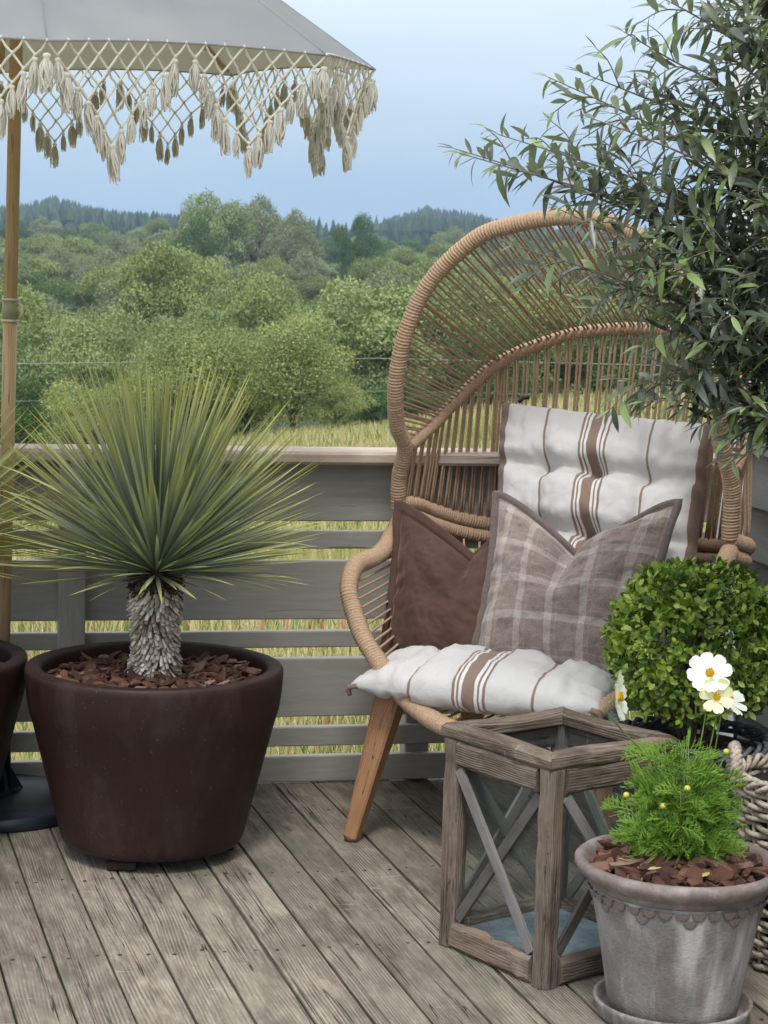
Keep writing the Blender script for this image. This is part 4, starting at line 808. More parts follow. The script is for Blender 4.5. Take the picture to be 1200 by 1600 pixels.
cl = MB(); cl.tube([on_pole(1.259), on_pole(1.265)], .0225, 24); cl.build('collar_ring', M_ivory, c_o); cl = MB(); cl.tube([on_pole(1.312), on_pole(1.318)], .0225, 24); cl.build('collar_ring', M_ivory, c_o)
cl = MB(); a = on_pole(1.305) + Vector((.021, -.004, 0)); cl.tube([a, a + Vector((.008, -.002, -.004)), a + Vector((.009, -.002, -.022)), a + Vector((.002, 0, -.034))], [.004, .0045, .0045, .003], 8); cl.build('clamp_lever', M_ivory, c_o)
m = MB(); m.lathe([(.0, .002), (.212, .002), (.216, .008), (.214, .030), (.206, .036), (.200, .037), (.196, .045), (.185, .050), (.06, .056), (0, .057)], 72, (-.969, 4.985, 0)); bs2 = m.build('base_plate', M_base, umb)
m = MB(); m.lathe([(.026, .05), (.026, .40), (.024, .402), (.0195, .402), (.0195, .2)], 32, (-.969, 4.985, 0)); m.build('socket_tube', M_base, bs2)
m = MB()
for k in range(4):
    a = R_(30 + 90*k); dx, dy = Vector((math.cos(a), math.sin(a), 0)), Vector((-math.sin(a), math.cos(a), 0)); q = Vector((-.969, 4.985, .056))
    m.add([q + dx*.02 - dy*.004, q + dx*.06 - dy*.004, q + dx*.02 - dy*.004 + Vector((0, 0, .07)), q + dx*.02 + dy*.004, q + dx*.06 + dy*.004, q + dx*.02 + dy*.004 + Vector((0, 0, .07))], [(0, 1, 2), (5, 4, 3), (0, 3, 4, 1), (1, 4, 5, 2), (2, 5, 3, 0)])
m.lathe([(.0, .056), (.052, .056), (.052, .062), (.03, .064)], 32, (-.969, 4.985, 0)); m.build('socket_flange', M_base, bs2, smooth=False)
tilt = Matrix.Translation(UC + Vector((0, 0, 1.905))) @ Matrix.Rotation(R_(3.4), 4, 'X') @ Matrix.Rotation(R_(-.6), 4, 'Y')
def uw(a, r, z): return tilt @ Vector((math.sin(a)*r, -math.cos(a)*r, z))
ZA = .57
def rib_z(f): return ZA * (1 - f) ** 1.0 - .03 * math.sin(math.pi * f) * .4 + .02*math.sin(math.pi*f)      # along a rib, 1 at the tip
corner = [T0 + k*math.pi/4 for k in range(8)]
def hem(k, s, f=1.0, dz=0.):
    """point of the canopy panel k: s across (0..1), f from the crown (0) to the hem (1)"""
    A = Vector((math.sin(corner[k % 8]), -math.cos(corner[k % 8]), 0)); B = Vector((math.sin(corner[(k+1) % 8]), -math.cos(corner[(k+1) % 8]), 0))
    cv = 1 - .035 * 4*s*(1-s) * f; P = A.lerp(B, s) * HR * f * cv
    sag = -.018 * 4*s*(1-s) * math.sin(math.pi * min(1, f)) + .012 * 4*s*(1-s) * f**3
    return tilt @ Vector((P.x, P.y, rib_z(f) + sag + dz))
m = MB(); ns_, nf = 12, 16
for side, dz in ((1, .0012), (-1, -.0012)):
    for k in range(8):
        vs = [hem(k, i/ns_, .03 + .97*j/nf, dz) for j in range(nf+1) for i in range(ns_+1)]
        fs = [(j*(ns_+1)+i, j*(ns_+1)+i+1, (j+1)*(ns_+1)+i+1, (j+1)*(ns_+1)+i) for j in range(nf) for i in range(ns_)]
        m.add(vs, fs if side > 0 else [f[::-1] for f in fs])
m.build('canopy', M_canopy, umb)
m = MB()
for k in range(8): m.tube([hem(k, s/10, 1.0, 0) for s in range(11)], .0028, 6)
for k in range(8): m.tube([hem(k, 0, .05 + .95*s/12, .001) for s in range(13)], .0018, 5)
m.build('hem_piping', M_canopy, umb)
hubz = Vector(on_pole(2.05))
for k in range(8):
    a = hem(k, 0, .97, -.010); b_ = hem(k, 0, .05, -.02); bar('rib', a, b_, .014, .010, M_pole, umb, bev=.002)
    c_ = hem(k, 0, .5, -.018); bar('strut', c_, hubz + (c_ - hubz).normalized()*.03, .012, .009, M_pole, umb, bev=.002)
m = MB(); m.tube([on_pole(2.02), on_pole(2.08)], .032, 20); m.build('hub', M_pole, umb)
# macrame: per side two hanging triangles of knotted net with tassels
def tassel_mesh(seed):
    r = random.Random(seed); m = MB(); m.lathe([(0, 0), (.10, -.02), (.13, -.08), (.10, -.13), (.085, -.16), (.11, -.19), (.10, -.22)][::-1], 7)
    for k in range(24):
        a = k * 2.4 + r.uniform(-.3, .3); r0 = .07; r1 = r.uniform(.04, .19); L = r.uniform(-.78, -1.12); tw = r.uniform(-1.5, 1.5)
        P_ = [(math.cos(a)*r0, math.sin(a)*r0, -.17), (math.cos(a)*r1*.95, math.sin(a)*r1*.95, -.35), (math.cos(a+tw*.4)*r1*1.15, math.sin(a+tw*.4)*r1*1.15, -.62), (math.cos(a+tw)*r1*1.0, math.sin(a+tw)*r1*1.0, L)]
        m.tube(P_, [.028, .042, .042, .022], 4, cap=False)
    return m.mesh('tassel', M_cord)
TAS = [tassel_mesh(k) for k in range(5)]; NC = 7
ftr = random.Random(77)
for k in range(8):
    net = MB(); kn = []
    L_side = (hem(k, 0) - hem(k, 1)).length; cw_ = 1 / (2*NC); row = L_side * cw_ * .60
    def npt(c, j):      # c in cells along the side (0..14), j rows down
        p = hem(k, min(1, max(0, c * cw_)), 1.0, 0) 
        blow = .018 * math.sin(c*1.3 + j*.5 + k) * j / 7
        inn = (tilt.translation - p); inn.z = 0; inn.normalize(); q = Vector(p) + Vector((0, 0, -row * j)) + inn * (blow + .004*j); return q
    def cord(p, q):
        mid = (p + q)/2 + Vector((ftr.uniform(-1, 1), ftr.uniform(-1, 1), ftr.uniform(-1.2, .2)))*.0022; net.tube([p, mid, q], .0027, 5, cap=False)
    for t_ in range(2):
        c0 = t_ * NC; depth = {}
        for j in range(0, NC + 1):
            for i in range(0, NC + 1 - j):
                c = c0 + i + j * .5; depth[(j, i)] = npt(c, j)
        for (j, i), p in depth.items():
            if j > 0: kn.append(p); cord(depth[(j-1, i)], p); cord(depth[(j-1, i+1)], p)
            else: kn.append(p)
            if j > 0 and (i == 0 or i == NC - j):
                sz = ftr.uniform(.050, .080); off = 0
                inst('tassel', ftr.choice(TAS), umb, Matrix.Translation(p + Vector((0, 0, -.004))) @ Matrix.Rotation(ftr.uniform(0, 6.28), 4, 'Z') @ Matrix.Rotation(ftr.gauss(0, .07), 4, 'X') @ Matrix.Diagonal((sz*ftr.uniform(.65, .9), sz*.78, sz, 1)))
    for p in kn: net.add([p + Vector(d)*.0048 for d in ((1, 0, 0), (0, 1, 0), (-1, 0, 0), (0, -1, 0), (0, 0, 1.2), (0, 0, -1.2))], [(0, 1, 4), (1, 2, 4), (2, 3, 4), (3, 0, 4), (1, 0, 5), (2, 1, 5), (3, 2, 5), (0, 3, 5)])
    net.build('fringe_net', M_cord, umb)
    inst('tassel', TAS[0], umb, Matrix.Translation(npt(0, .8)) @ Matrix.Diagonal((.07, .07, .075, 1)))

# ------------------------------------------------------------------ grey clay pot, saucer, bark and cosmos
GP = Vector((.582, 3.675, 0))
sau = thing('saucer', GP, 'round clay saucer under the grey scalloped pot', 'saucer')
m = MB(); m.lathe([(0, .004), (.138, .004), (.146, .012), (.150, .030), (.153, .038), (.149, .042), (.144, .038), (.139, .018), (.13, .013), (0, .013)], 80, GP); m.build('dish', M_clay, sau)
pot = thing('clay_pot', GP + Vector((0, 0, .014)), 'weathered grey clay pot with scalloped collar, standing in a saucer', 'flower pot')
m = MB(); m.lathe([(0, .015), (.116, .015), (.123, .020), (.128, .05), (.140, .12), (.153, .19), (.164, .245), (.168, .268)], 96, GP); m.build('body', M_clay, pot)
m = MB(); m.lathe([(.166, .262), (.172, .266), (.173, .274), (.177, .277), (.186, .284), (.194, .292), (.1985, .301), (.198, .309), (.192, .314), (.183, .314), (.178, .309), (.172, .300), (.160, .264), (.150, .24), (.0, .235)], 96, GP); m.build('rim', M_clayrim, pot)
sc0 = MB(); vs = []
for (rd, th) in ((1.0, -.2), (1.0, .72), (.86, 1.0), (.45, 1.12)):
    for k in range(10): a = math.pi + math.pi*k/9; vs.append((math.cos(a)*rd*.5, -th, math.sin(a)*rd*.5))
vs.append((0, -1.15, 0)); n_ = 10
sc0.add(vs, [(i*n_+k, i*n_+k+1, (i+1)*n_+k+1, (i+1)*n_+k) for i in range(3) for k in range(n_-1)] + [(30+k, 30+k+1, 40) for k in range(9)])
SCM = sc0.mesh('scallop', M_clayrim)
NS = 34
for k in range(NS):
    for low in (0, 1):
        if low and k % 3 != 1: 
            continue
        a = 2*math.pi*(k + (.5 if low else 0))/NS; z = .260 - (.016 if low else 0); r_ = .1655 - (.0035 if low else 0)
        M4 = Matrix.Translation(GP + Vector((math.cos(a)*r_, math.sin(a)*r_, z))) @ Matrix.Rotation(a + math.pi/2, 4, 'Z') @ Matrix.Rotation(R_(12), 4, 'X') @ Matrix.Diagonal((.0275, .0062 if not low else .0045, .036, 1))
        inst('scallop', SCM, pot, M4)
mulch(GP, .174, .290, 230, .026, .072, 'reddish bark chips heaped round the cosmos in the grey clay pot', hole=.03, dome=.034, nfill=400)
for k, (dx, dy, rz) in enumerate(((.03, -.13, 1.0), (-.115, -.05, 2.3), (.07, -.02, 2.0), (-.06, -.10, .5))):
    m = MB(); m.add([(-.5, 0, 0), (-.2, -.13, .03), (.2, -.12, .04), (.5, 0, .0), (.2, .12, .02), (-.2, .13, .03)], [(0, 1, 2, 3, 4, 5)])
    lf = inst('fallen_leaf', m.mesh('fallen_leaf', simple('dry_leaf', (.42, .38, .16), .7), False), None, Matrix.Translation(GP + Vector((dx, dy, .322))) @ Matrix.Rotation(rz, 4, 'Z') @ Matrix.Rotation(.3, 4, 'X') @ Matrix.Diagonal((.034, .034, .034, 1)))
    tag(lf, ('dry yellow leaf lying at the front of the grey pot bark', 'dry yellow leaf on the bark near the left rim of the grey pot', 'dry yellow leaf on the bark right of the cosmos', 'dry yellow leaf on the bark below the feathery foliage')[k], 'leaf')
cos_ = thing('cosmos_plant', GP + Vector((0, 0, .30)), 'white cosmos with feathery foliage growing in the grey pot', 'flower')
r = random.Random(14)
base = GP + Vector((0, 0, .30)); fm = MB(); stems = MB()
def frond(p, d, L):
    """a thread-leaved frond: stalk with pairs of forked threads"""
    d = d.normalized(); side = d.cross(Vector((r.uniform(-1, 1), r.uniform(-1, 1), .3))).normalized(); n = 6; L *= 1.25; pts = []
    for i in range(n+1): f = i/n; pts.append(p + d*L*f + Vector((0, 0, -.35*L*f*f)))
    fm.tube([pts[0], pts[3], pts[6]], [.0011, .0009, .0005], 3, cap=False)
    for i in range(1, n+1):
        for s_ in (-1, 1):
            l2 = L * .46 * (1.15 - i/n*.6) * r.uniform(.7, 1.2); dd = (d*1.0 + side*s_*.7 + Vector((0, 0, r.uniform(-.15, .3)))).normalized(); q = pts[i] + dd*l2
            fm.tube([pts[i], pts[i] + dd*l2*.55 + Vector((0, 0, .002)), q], [.0012, .0011, .0005], 3, cap=False)
            for s2 in (-1, 1):
                d3 = (dd + side*s2*.6 + d*.2 + Vector((0, 0, r.uniform(-.2, .3)))).normalized(); p3 = pts[i] + dd*l2*r.uniform(.35, .6); fm.tube([p3, p3 + d3*l2*.7], [.0011, .0005], 3, cap=False)
for k in range(84):
    a = r.uniform(0, 6.28); sp_ = r.uniform(.015, .098); tilt_ = Vector((math.cos(a)*sp_ - .008, math.sin(a)*sp_*.8, r.uniform(.03, .265 - sp_*.8))); tip = base + tilt_
    b0 = base + Vector((math.cos(a)*.012, math.sin(a)*.012, 0)); stems.tube([b0, b0.lerp(tip, .5) + Vector((math.cos(a), math.sin(a), 0))*.006, tip], [.0018, .0014, .001], 5)
    for j in range(6):
        f = .25 + .75*j/5; q = b0.lerp(tip, f); a2 = a + r.uniform(-1.8, 1.8); frond(q, Vector((math.cos(a2), math.sin(a2), r.uniform(.1, .9))), r.uniform(.032, .058))
ff = fm.build('foliage', M_cosleaf, cos_); ff['kind'] = 'stuff'
def flower_parts(centre, face, size, pet, name_parent, n=8, cup=.12, seed=0):
    rr3 = random.Random(seed); Z = Vector(face).normalized(); X = Z.orthogonal().normalized(); Y = Z.cross(X); Mx = Matrix((X, Y, Z)).transposed().to_4x4(); Mx.translation = centre
    fo = thing('flower', centre); del_ = None; WM[fo] = Mx; fo.matrix_basis = Mx; fo.parent = name_parent; fo.matrix_basis = WM[name_parent].inverted() @ Mx
    ns_, nw = 6, 5; vs = []
    for i in range(ns_+1):
        f = i/ns_; w = (.12 + .43*math.sin(min(1, f*1.12)*math.pi*.62)) * (1 if f < .85 else .86)
        for j in range(nw):
            s = (j/(nw-1) - .5)*2; ex = (.035 if j % 2 == 0 else 0) * (1 if i == ns_ else 0); vs.append((f - ex - (.06*s*s if i == ns_ else 0), s*w*.55, cup*f*f*1.2 + .035*math.cos(s*6.3)*f - .05*s*s))
    pm = MB(); pm.add(vs, [(i*nw+j, (i+1)*nw+j, (i+1)*nw+j+1, i*nw+j+1) for i in range(ns_) for j in range(nw-1)]); pmm = pm.mesh('petal', pet)
    for k in range(n):
        q = size * rr3.uniform(.9, 1.05); inst('petal', pmm, fo, Mx @ Matrix.Rotation(2*math.pi*k/n + rr3.uniform(-.1, .1), 4, 'Z') @ Matrix.Rotation(rr3.uniform(-.16, .1), 4, 'Y') @ Matrix.Translation((size*.1, 0, .001*(k % 2))) @ Matrix.Diagonal((q*.92, q, q, 1)))
    m = MB(); 
    m.lathe([(0, -.1), (.16, -.06), (.2, .02), (.17, .10), (.08, .14), (0, .14)][::1], 14)
    for k in range(26):
        a = k*2.4; rd = .17*math.sqrt(k/26); m.tube([(math.cos(a)*rd, math.sin(a)*rd, .08), (math.cos(a)*rd*1.2, math.sin(a)*rd*1.2, .20)], [.022, .026], 4)
    inst('flower_centre', m.mesh('flower_centre', M_pollen), fo, Mx @ Matrix.Diagonal((size, size, size, 1))); return fo
def Pm(x, y, z): return Vector((x, y, z))
FL = [((.6255, 3.69, .671), (-.10, -.85, .50), .043, M_petal, 8, .10), ((.639, 3.675, .628), (-.15, -.9, .28), .035, M_petaly, 7, .35), ((.664, 3.70, .621), (.55, -.35, .75), .043, M_petal, 7, .05), ((.450, 3.66, .626), (.93, -.32, .22), .048, M_petal, 8, .12)]
for k, (c_, f_, s_, pm_, n_, cup) in enumerate(FL):
    c_ = Vector(c_); fo = flower_parts(c_, f_, s_, pm_, cos_, n_, cup, k); b0 = base + Vector((.01*k - .01, .01, .05)); bk = c_ - Vector(f_).normalized()*.008
    stems.tube(cat([b0, b0.lerp(bk, .45) + Vector((.012*(1 if k != 3 else 1), 0, .0)), bk + Vector((-f_[0]*.012, 0, -.03)), bk], 12), .0015, 6)
stems.build('stem', M_stem, cos_)
for k, (bx_, by_, bz_) in enumerate(((.535, 3.60, .434), (.576, 3.58, .474), (.474, 3.66, .437), (.652, 3.62, .536), (.622, 3.69, .60))):
    q = Vector((bx_, by_, bz_)); bd = MB(); bd.lathe([(0, -.006), (.005, -.003), (.0062, .001), (.004, .005), (0, .006)], 12, q)
    for j in range(8): a = j*.785; bd.tube([q + Vector((0, 0, -.004)), q + Vector((math.cos(a)*.011, math.sin(a)*.011, -.003))], [.0012, .0003], 4, mi=1)
    bd.tube([base + Vector((0, 0, .05)), (base + Vector((0, 0, .05))).lerp(q, .6) + Vector((.004, 0, .008)), q + Vector((0, 0, -.005))], .0011, 5, mi=1); bd.build('bud', [M_bud, M_stem], cos_)

# ------------------------------------------------------------------ willow baskets
def basket(name, c, R0, R1, z0, z1, rows, stakes, mat, label, handles=(), seed=0, thick=.0062):
    o = thing(name, c, label, 'basket'); r = random.Random(seed)
    for k in range(rows):
        f = k/(rows-1); z = z0 + (z1 - z0)*f; Rr = R0 + (R1 - R0)*f; seg = stakes*4; pts = []; ph = math.pi*(k % 2); dw = r.uniform(0, 6.28); 
        for i in range(seg + 1):
            a = 2*math.pi*i/seg; pts.append((c[0] + math.cos(a)*(Rr + .0065*math.sin(a*stakes/2 + ph)), c[1] + math.sin(a)*(Rr + .0065*math.sin(a*stakes/2 + ph)), z + .0028*math.sin(a*2 + dw) + .0015*math.sin(a*7+dw)))
        m = MB(); m.tube(pts, thick*r.uniform(.82, 1.08), 6, cap=False); m.build('willow_strand', mat, o)
    m = MB()
    for k in range(stakes):
        a = 2*math.pi*(k + .5)/stakes; m.tube([(c[0]+math.cos(a)*R0, c[1]+math.sin(a)*R0, z0 - .004), (c[0]+math.cos(a)*R1, c[1]+math.sin(a)*R1, z1 + .012)], .0045, 5)
    st = m.build('stake', mat, o); st['kind'] = 'stuff'
    m = MB(); m.lathe([(0, z0), (R0 - .005, z0)], 32, c); m.lathe([(R0 - .012, z0), (R1 - .014, z1 - .01)], 48, c); m.build('lining', simple('black_liner', (.012, .012, .012), .7), o)
    for s_ in range(3):      # rim braid
        pts = []
        for i in range(161):
            a = 2*math.pi*i/160; b_ = a*stakes*.5 + s_*2.094; pts.append((c[0]+math.cos(a)*(R1 + .009*math.cos(b_)), c[1]+math.sin(a)*(R1 + .009*math.cos(b_)), z1 + .014 + .010*math.sin(b_)))
        m = MB(); m.tube(pts, thick*.95, 6, cap=False); m.build('rim_braid', mat, o)
    for (ha, hw, hz2) in handles:
        ang = R_(ha); ctr = Vector(c) + Vector((math.cos(ang)*R1, math.sin(ang)*R1, z1 + .01)); T_ = Vector((-math.sin(ang), math.cos(ang), 0)); arc = [ctr + T_*hw*math.cos(a) + Vector((0, 0, hz2*math.sin(a)**.8)) + Vector((math.cos(ang), math.sin(ang), 0))*.008 for a in [math.pi*k/14 for k in range(15)]]
        arc = cat(arc, 60); h_ = MB()
        for s_ in range(4):
            pts = []; u = Vector((math.cos(ang), math.sin(ang), 0))
            for i, p in enumerate(arc):
                t_ = (arc[min(i+1, 59)] - arc[max(i-1, 0)]).normalized(); w = t_.cross(u); b_ = i*.42 + s_*1.571; pts.append(p + (u*math.cos(b_) + w*math.sin(b_))*.0072)
            h_.tube(pts, .0062, 6)
        h_.build('handle', mat, o)
    return o
WB = Vector((.918, 3.99, 0))
basket('willow_basket', WB, .130, .172, .012, .385, 27, 22, M_wick, 'pale grey willow basket with twisted handles at the right edge', handles=((176, .045, .06), (262, .05, .06)), seed=2)
mulch(WB, .155, .345, 120, .02, .05, 'reddish bark chips in the pale willow basket at the right edge', hole=.03)
DB = Vector((.712, 4.40, 0))
basket('dark_basket', DB, .140, .172, .012, .365, 25, 20, M_wickd, 'dark grey willow basket holding the clipped box ball', handles=((180, .04, .05),), seed=5)
mulch(DB, .155, .345, 90, .02, .045, 'reddish bark chips in the dark basket below the box ball', hole=.03)

# ------------------------------------------------------------------ clipped box ball
box_ = thing('box_plant', DB + Vector((0, 0, .35)), 'clipped round box shrub with fresh green leaves in the dark basket', 'shrub')
bc_ = Vector((.711, 4.40, .592)); n = 9500
v = rvec(n); v[:, 2] = np.where(v[:, 2] < -.75, -v[:, 2]*.5, v[:, 2]); rad = .183 * (1 - .30 * rng.random(n) ** 2.2)
lump = np.array([noise.noise(Vector(q) * 3.1) for q in v]); rad = rad * (1 + .10 * lump); 
Q = np.array(bc_) + v * rad[:, None] * np.array([1, 1, .98]); Q[:, 2] = np.where(v[:, 2] < -.3, Q[:, 2] - .015*rng.random(n), Q[:, 2])
tv = [(0, 0, 0), (.35, -.26, .05), (.75, -.22, .05), (1, 0, -.02), (.75, .22, .05), (.35, .26, .05), (.5, 0, -.03)]; tf = [(0, 1, 6), (1, 2, 6), (2, 3, 6), (3, 4, 6), (4, 5, 6), (5, 0, 6)]
D = v + rvec(n) * .75 + np.array([0, 0, .35]); shade = np.clip(.35 + .5*(lump+.3) + rng.normal(0, .22, n), 0, .999)
# sprigs: leaves gathered in small rosettes
ros = rng.integers(0, n, n); grp = (np.arange(n) // 6) * 6; Q2 = Q[grp] + rvec(n) * .007 + v[grp] * ((np.arange(n) % 6)[:, None] * .0028); D2 = v[grp]*.6 + rvec(n) + np.array([0, 0, .35])
me = many('foliage', tv, tf, dir_mats(Q2, D2, v[grp] + rvec(n)*.6 + np.array([0, 0, .5]), rng.uniform(.015, .024, n)), M_box, rnd=np.clip(shade[grp]*.7 + rng.random(n)*.3, 0, .999), smooth=True); f_ = inst('foliage', me, box_, None); f_['kind'] = 'stuff'
m = MB(); r = random.Random(3)
sv = rvec(70); sv[:, 2] = np.abs(sv[:, 2]) * 1.1 - .25; sP, sD, sN = [], [], []
for q in sv:
    for i in range(9): sP.append(np.array(bc_) + q * (.172 + .0042 * i) + rng.normal(0, .0015, 3)); w_ = rvec(1)[0]; sD.append(q * .7 + w_); sN.append(q * .5 + rvec(1)[0] + np.array([0, 0, .5]))
fs_ = inst('shoot_leaves', many('shoot_leaves', tv, tf, dir_mats(sP, sD, sN, rng.uniform(.011, .018, len(sP))), M_box, rnd=np.clip(rng.normal(.82, .12, len(sP)), 0, .99), smooth=True), box_, None); fs_['kind'] = 'stuff'
for k in range(26):
    a = r.uniform(0, 6.28); el = r.uniform(.2, 1.45); e_ = bc_ + Vector((math.cos(a)*math.cos(el), math.sin(a)*math.cos(el), math.sin(el)))*.15; s_ = DB + Vector((math.cos(a)*.02, math.sin(a)*.02, .34)); m.tube([s_, s_.lerp(e_, .5) + Vector((math.cos(a)*.02, math.sin(a)*.02, 0)), e_], [.004, .003, .001], 5)
m.tube([DB + Vector((-.01, -.03, .34)), DB + Vector((-.008, -.03, .42)), bc_ + Vector((0, 0, .02))], [.009, .008, .005], 8); m.build('branch', M_twig, box_)

# ------------------------------------------------------------------ olive tree in the pale basket
ol = thing('olive_tree', WB + Vector((0, 0, .34)), 'olive tree with narrow leathery leaves leaning in from the right', 'olive tree')
r = random.Random(42); tops = []; br = []
trunk = cat([WB + Vector((.01, 0, .33)), WB + Vector((.035, .01, .60)), WB + Vector((.02, .02, .90)), WB + Vector((-.03, .0, 1.12)), WB + Vector((-.06, -.01, 1.40)), WB + Vector((-.05, -.02, 1.75)), WB + Vector((-.03, -.02, 2.1))], 30)
m = MB(); m.tube(trunk, [.016 - .012*i/29 for i in range(30)], 10); m.build('trunk', M_twig, ol)
def px3(px, py, y): return Vector(((px - 600) / 3093 * y, y, 0))
LP, LD, LN, LL = [], [], [], []
def addleaves(pts, start=.1, dens=1., long_=1.):
    L = length(pts); n = int(L / .0205 * dens)
    for i in range(n):
        f = start + (1 - start) * (i + .5)/n; j = min(len(pts)-2, int(f*(len(pts)-1))); g = f*(len(pts)-1) - j; p = pts[j].lerp(pts[j+1], g); t_ = (pts[j+1] - pts[j]).normalized()
        u = t_.orthogonal().normalized(); w = t_.cross(u); a = (i // 2)*1.571 + (i % 2)*math.pi + r.uniform(-.5, .5); o_ = u*math.cos(a) + w*math.sin(a)
        d = (t_*r.uniform(.35, .9) + o_*.9 + Vector((0, 0, r.uniform(-.35, .15)))).normalized(); LP.append(p); LD.append(d); LN.append((o_.cross(t_)*r.uniform(-.4, .4) + t_*.4 - o_*.3 + Vector((0, 0, .8))).normalized()); LL.append(r.uniform(.044, .070) * long_ * (1.12 - .35*f*(1 if f > .85 else 0)))
    for s_ in (-1, 1): t_ = (pts[-1]-pts[-2]).normalized(); LP.append(pts[-1]); LD.append(t_ + Vector((0, .3*s_, .2*s_))); LN.append(Vector((0, -.3, 1))); LL.append(r.uniform(.025, .04))
bm_ = MB()
def branch(p0, p1, sag, rad, sub, long_=1., dens=1.):
    p0, p1 = Vector(p0), Vector(p1); mid = p0.lerp(p1, .5) + Vector((0, 0, sag)) + Vector((r.uniform(-1, 1), r.uniform(-1, 1), r.uniform(-1, 1)))*.015
    pts = cat([p0, p0.lerp(p1, .25) + Vector((0, 0, sag*.7)), mid, p0.lerp(p1, .78) + Vector((0, 0, sag*.6)), p1], 14); bm_.tube(pts, [rad*(1 - .75*i/13) for i in range(14)], 5); addleaves(pts, .3, dens, long_)
    for k in range(sub):
        f = .2 + .75*(k + r.random())/sub; j = int(f*13); q = pts[j]; t_ = (pts[min(13, j+1)] - pts[j-1]).normalized(); o_ = Vector((r.gauss(0, 1), r.gauss(0, .8), r.gauss(0, 1))); o_ = (o_ - t_*o_.dot(t_)).normalized(); L = r.uniform(.07, .17)*(1.2 - f*.6)
        e_ = q + (t_*.75 + o_*.65).normalized()*L; c2 = [q, q.lerp(e_, .5) + Vector((0, 0, .008)), e_ + Vector((0, 0, -.01))]; c2 = cat(c2, 7); bm_.tube(c2, [.0016 - .0001*i for i in range(7)], 4); addleaves(c2, .08, dens, long_)
def tp(px, py, y): 
    """metres for a branch tip seen at that bearing and height"""
    a = (px - 600)/3093.; e_ = (431 + (px-600)*.0286 - py)/3093.; return Vector((a*y, y, 1.4 + e_*y))
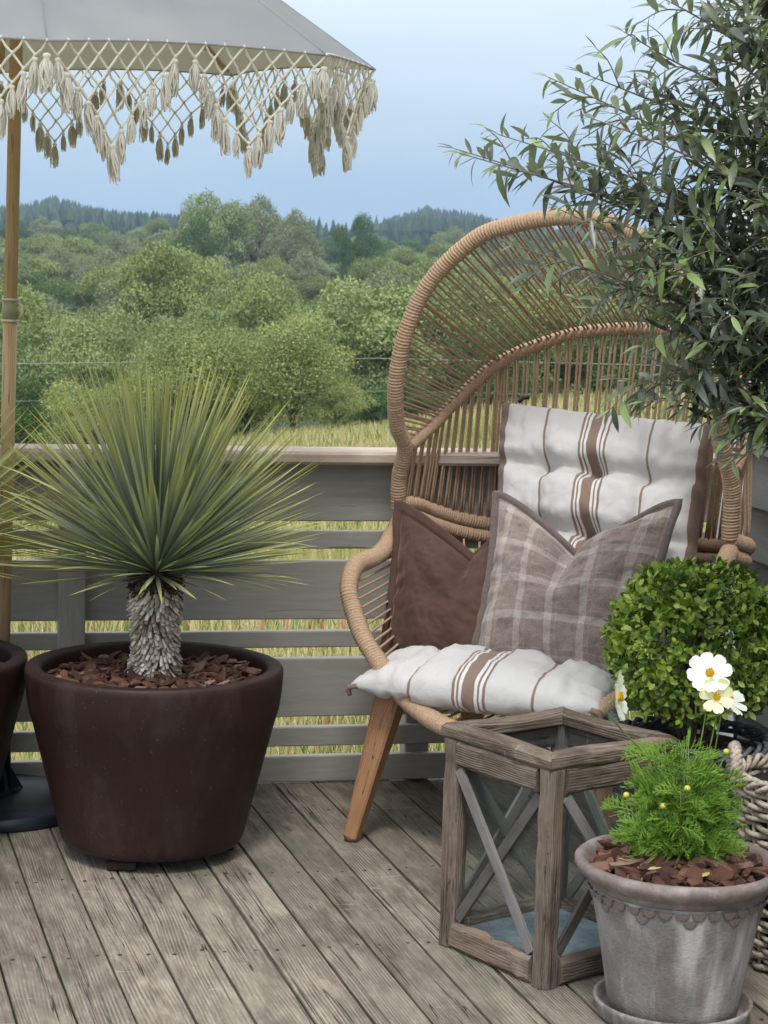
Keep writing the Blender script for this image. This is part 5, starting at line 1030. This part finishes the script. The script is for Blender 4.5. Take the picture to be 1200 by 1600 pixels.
# branch tips: (bearing x, height, distance, origin along the trunk 0..1, sag, sub-branches)
BT = [(692, 236, 3.95, .62, .03, 8), (760, 215, 4.0, .62, .05, 7), (832, 128, 3.98, .66, .03, 8), (790, 385, 3.9, .52, .02, 8), (880, 120, 4.05, .70, .03, 8), (945, 60, 4.0, .74, .02, 9), (992, 5, 3.95, .80, .02, 8), (900, 190, 3.9, .66, .03, 9), (960, 130, 4.1, .72, .02, 9), (1040, 30, 4.05, .82, .02, 9), (1090, -30, 4.0, .86, .01, 9), (1150, -20, 3.95, .9, 0, 8),
      (850, 260, 4.05, .60, .04, 9), (900, 300, 3.95, .58, .04, 9), (860, 330, 3.88, .55, .03, 9), (940, 400, 3.95, .5, .03, 9), (900, 420, 4.05, .5, .02, 8), (960, 465, 3.9, .46, .03, 8), (1010, 560, 3.92, .44, .03, 8), (1000, 625, 3.9, .42, .04, 6), (950, 590, 3.95, .42, .04, 7), (1060, 600, 3.95, .42, .03, 8), (1130, 625, 3.9, .40, .02, 8), (1100, 540, 3.98, .42, .02, 9), (1050, 500, 3.88, .45, .02, 9), (1190, 590, 3.95, .4, .0, 9),
      (1000, 380, 3.95, .52, .02, 10), (1020, 300, 4.0, .58, .02, 10), (1040, 220, 3.95, .64, .02, 10), (1060, 150, 4.05, .7, .02, 10), (1100, 90, 3.9, .76, .01, 10), (1100, 250, 4.0, .62, .0, 10), (1090, 350, 3.9, .55, .0, 10), (1080, 430, 4.05, .5, .0, 10), (1150, 180, 3.9, .68, 0, 9), (1160, 300, 3.88, .6, 0, 9), (1170, 400, 3.9, .52, 0, 9), (1160, 500, 3.92, .45, 0, 9), (1215, 100, 3.95, .74, 0, 8), (1230, 250, 3.9, .62, 0, 8), (1240, 400, 3.9, .5, 0, 8), (1230, 550, 3.9, .42, 0, 8),
      (980, 250, 4.08, .62, .02, 9), (1000, 450, 4.05, .48, .02, 9), (1130, 470, 3.85, .46, 0, 9), (1190, 350, 4.05, .55, 0, 8), (960, 330, 4.0, .56, .02, 9), (1120, 590, 4.05, .42, .0, 9), (1180, 560, 4.05, .42, .0, 8), (1130, 20, 4.05, .84, 0, 8), (1190, 20, 3.9, .88, 0, 8), (700, 243, 3.93, .60, .035, 5)]
for px, py, y, f, sag, sub in BT: branch(trunk[int(f*29)], tp(px, py, y), sag, .0042, sub)
bm_.build('branch', M_twig, ol)
LP, LD, LN, LL = map(np.array, (LP, LD, LN, LL))
def oleaf(curl):
    n = 5; ws = [.035, .14, .19, .175, .11, .0]; vs = []
    for i in range(n+1):
        f = i/n; z = -curl*f*f
        vs += [(f, -ws[i]*.5, z + ws[i]*.12), (f, 0, z), (f, ws[i]*.5, z + ws[i]*.12)]
    return vs, [(i*3+k, (i+1)*3+k, (i+1)*3+k+1, i*3+k+1) for i in range(n) for k in range(2)]
OL = [oleaf(c) for c in (.0, .15, .3, .45)]; OLM = []
for vs, fs in OL: mm = MB(); mm.add(vs, fs); OLM.append(mm.mesh('leaf', M_olive))
A = dir_mats(LP, LD, LN, LL, LL*1.22)
# largest in view as single leaves
vis = (LP[:, 0] / LP[:, 1] < .19); order = np.argsort(-(LL / LP[:, 1]) * vis); top = set(order[:300].tolist())
for i in order[:300]: inst('leaf', OLM[r.randrange(4)], ol, Matrix(A[i].tolist()))
rest = [i for i in range(len(LP)) if i not in top]
for c_ in range(4):
    sub_ = rest[c_::4]; f_ = inst('foliage', many('foliage', OL[c_][0], OL[c_][1], A[sub_], M_olive, smooth=True), ol, None); f_['kind'] = 'stuff'
fru = MB()
for k in range(26):
    i = r.randrange(len(LP)); q = Vector(LP[i]) + Vector((0, 0, -.012)); fru.lathe([(0, -.006), (.0035, -.003), (.0042, 0), (.0035, .003), (0, .006)], 8, q)
fo_ = fru.build('olive_fruit', simple('unripe_olive', (.09, .15, .03), .35), ol); fo_['kind'] = 'stuff'
print('olive leaves', len(LP))
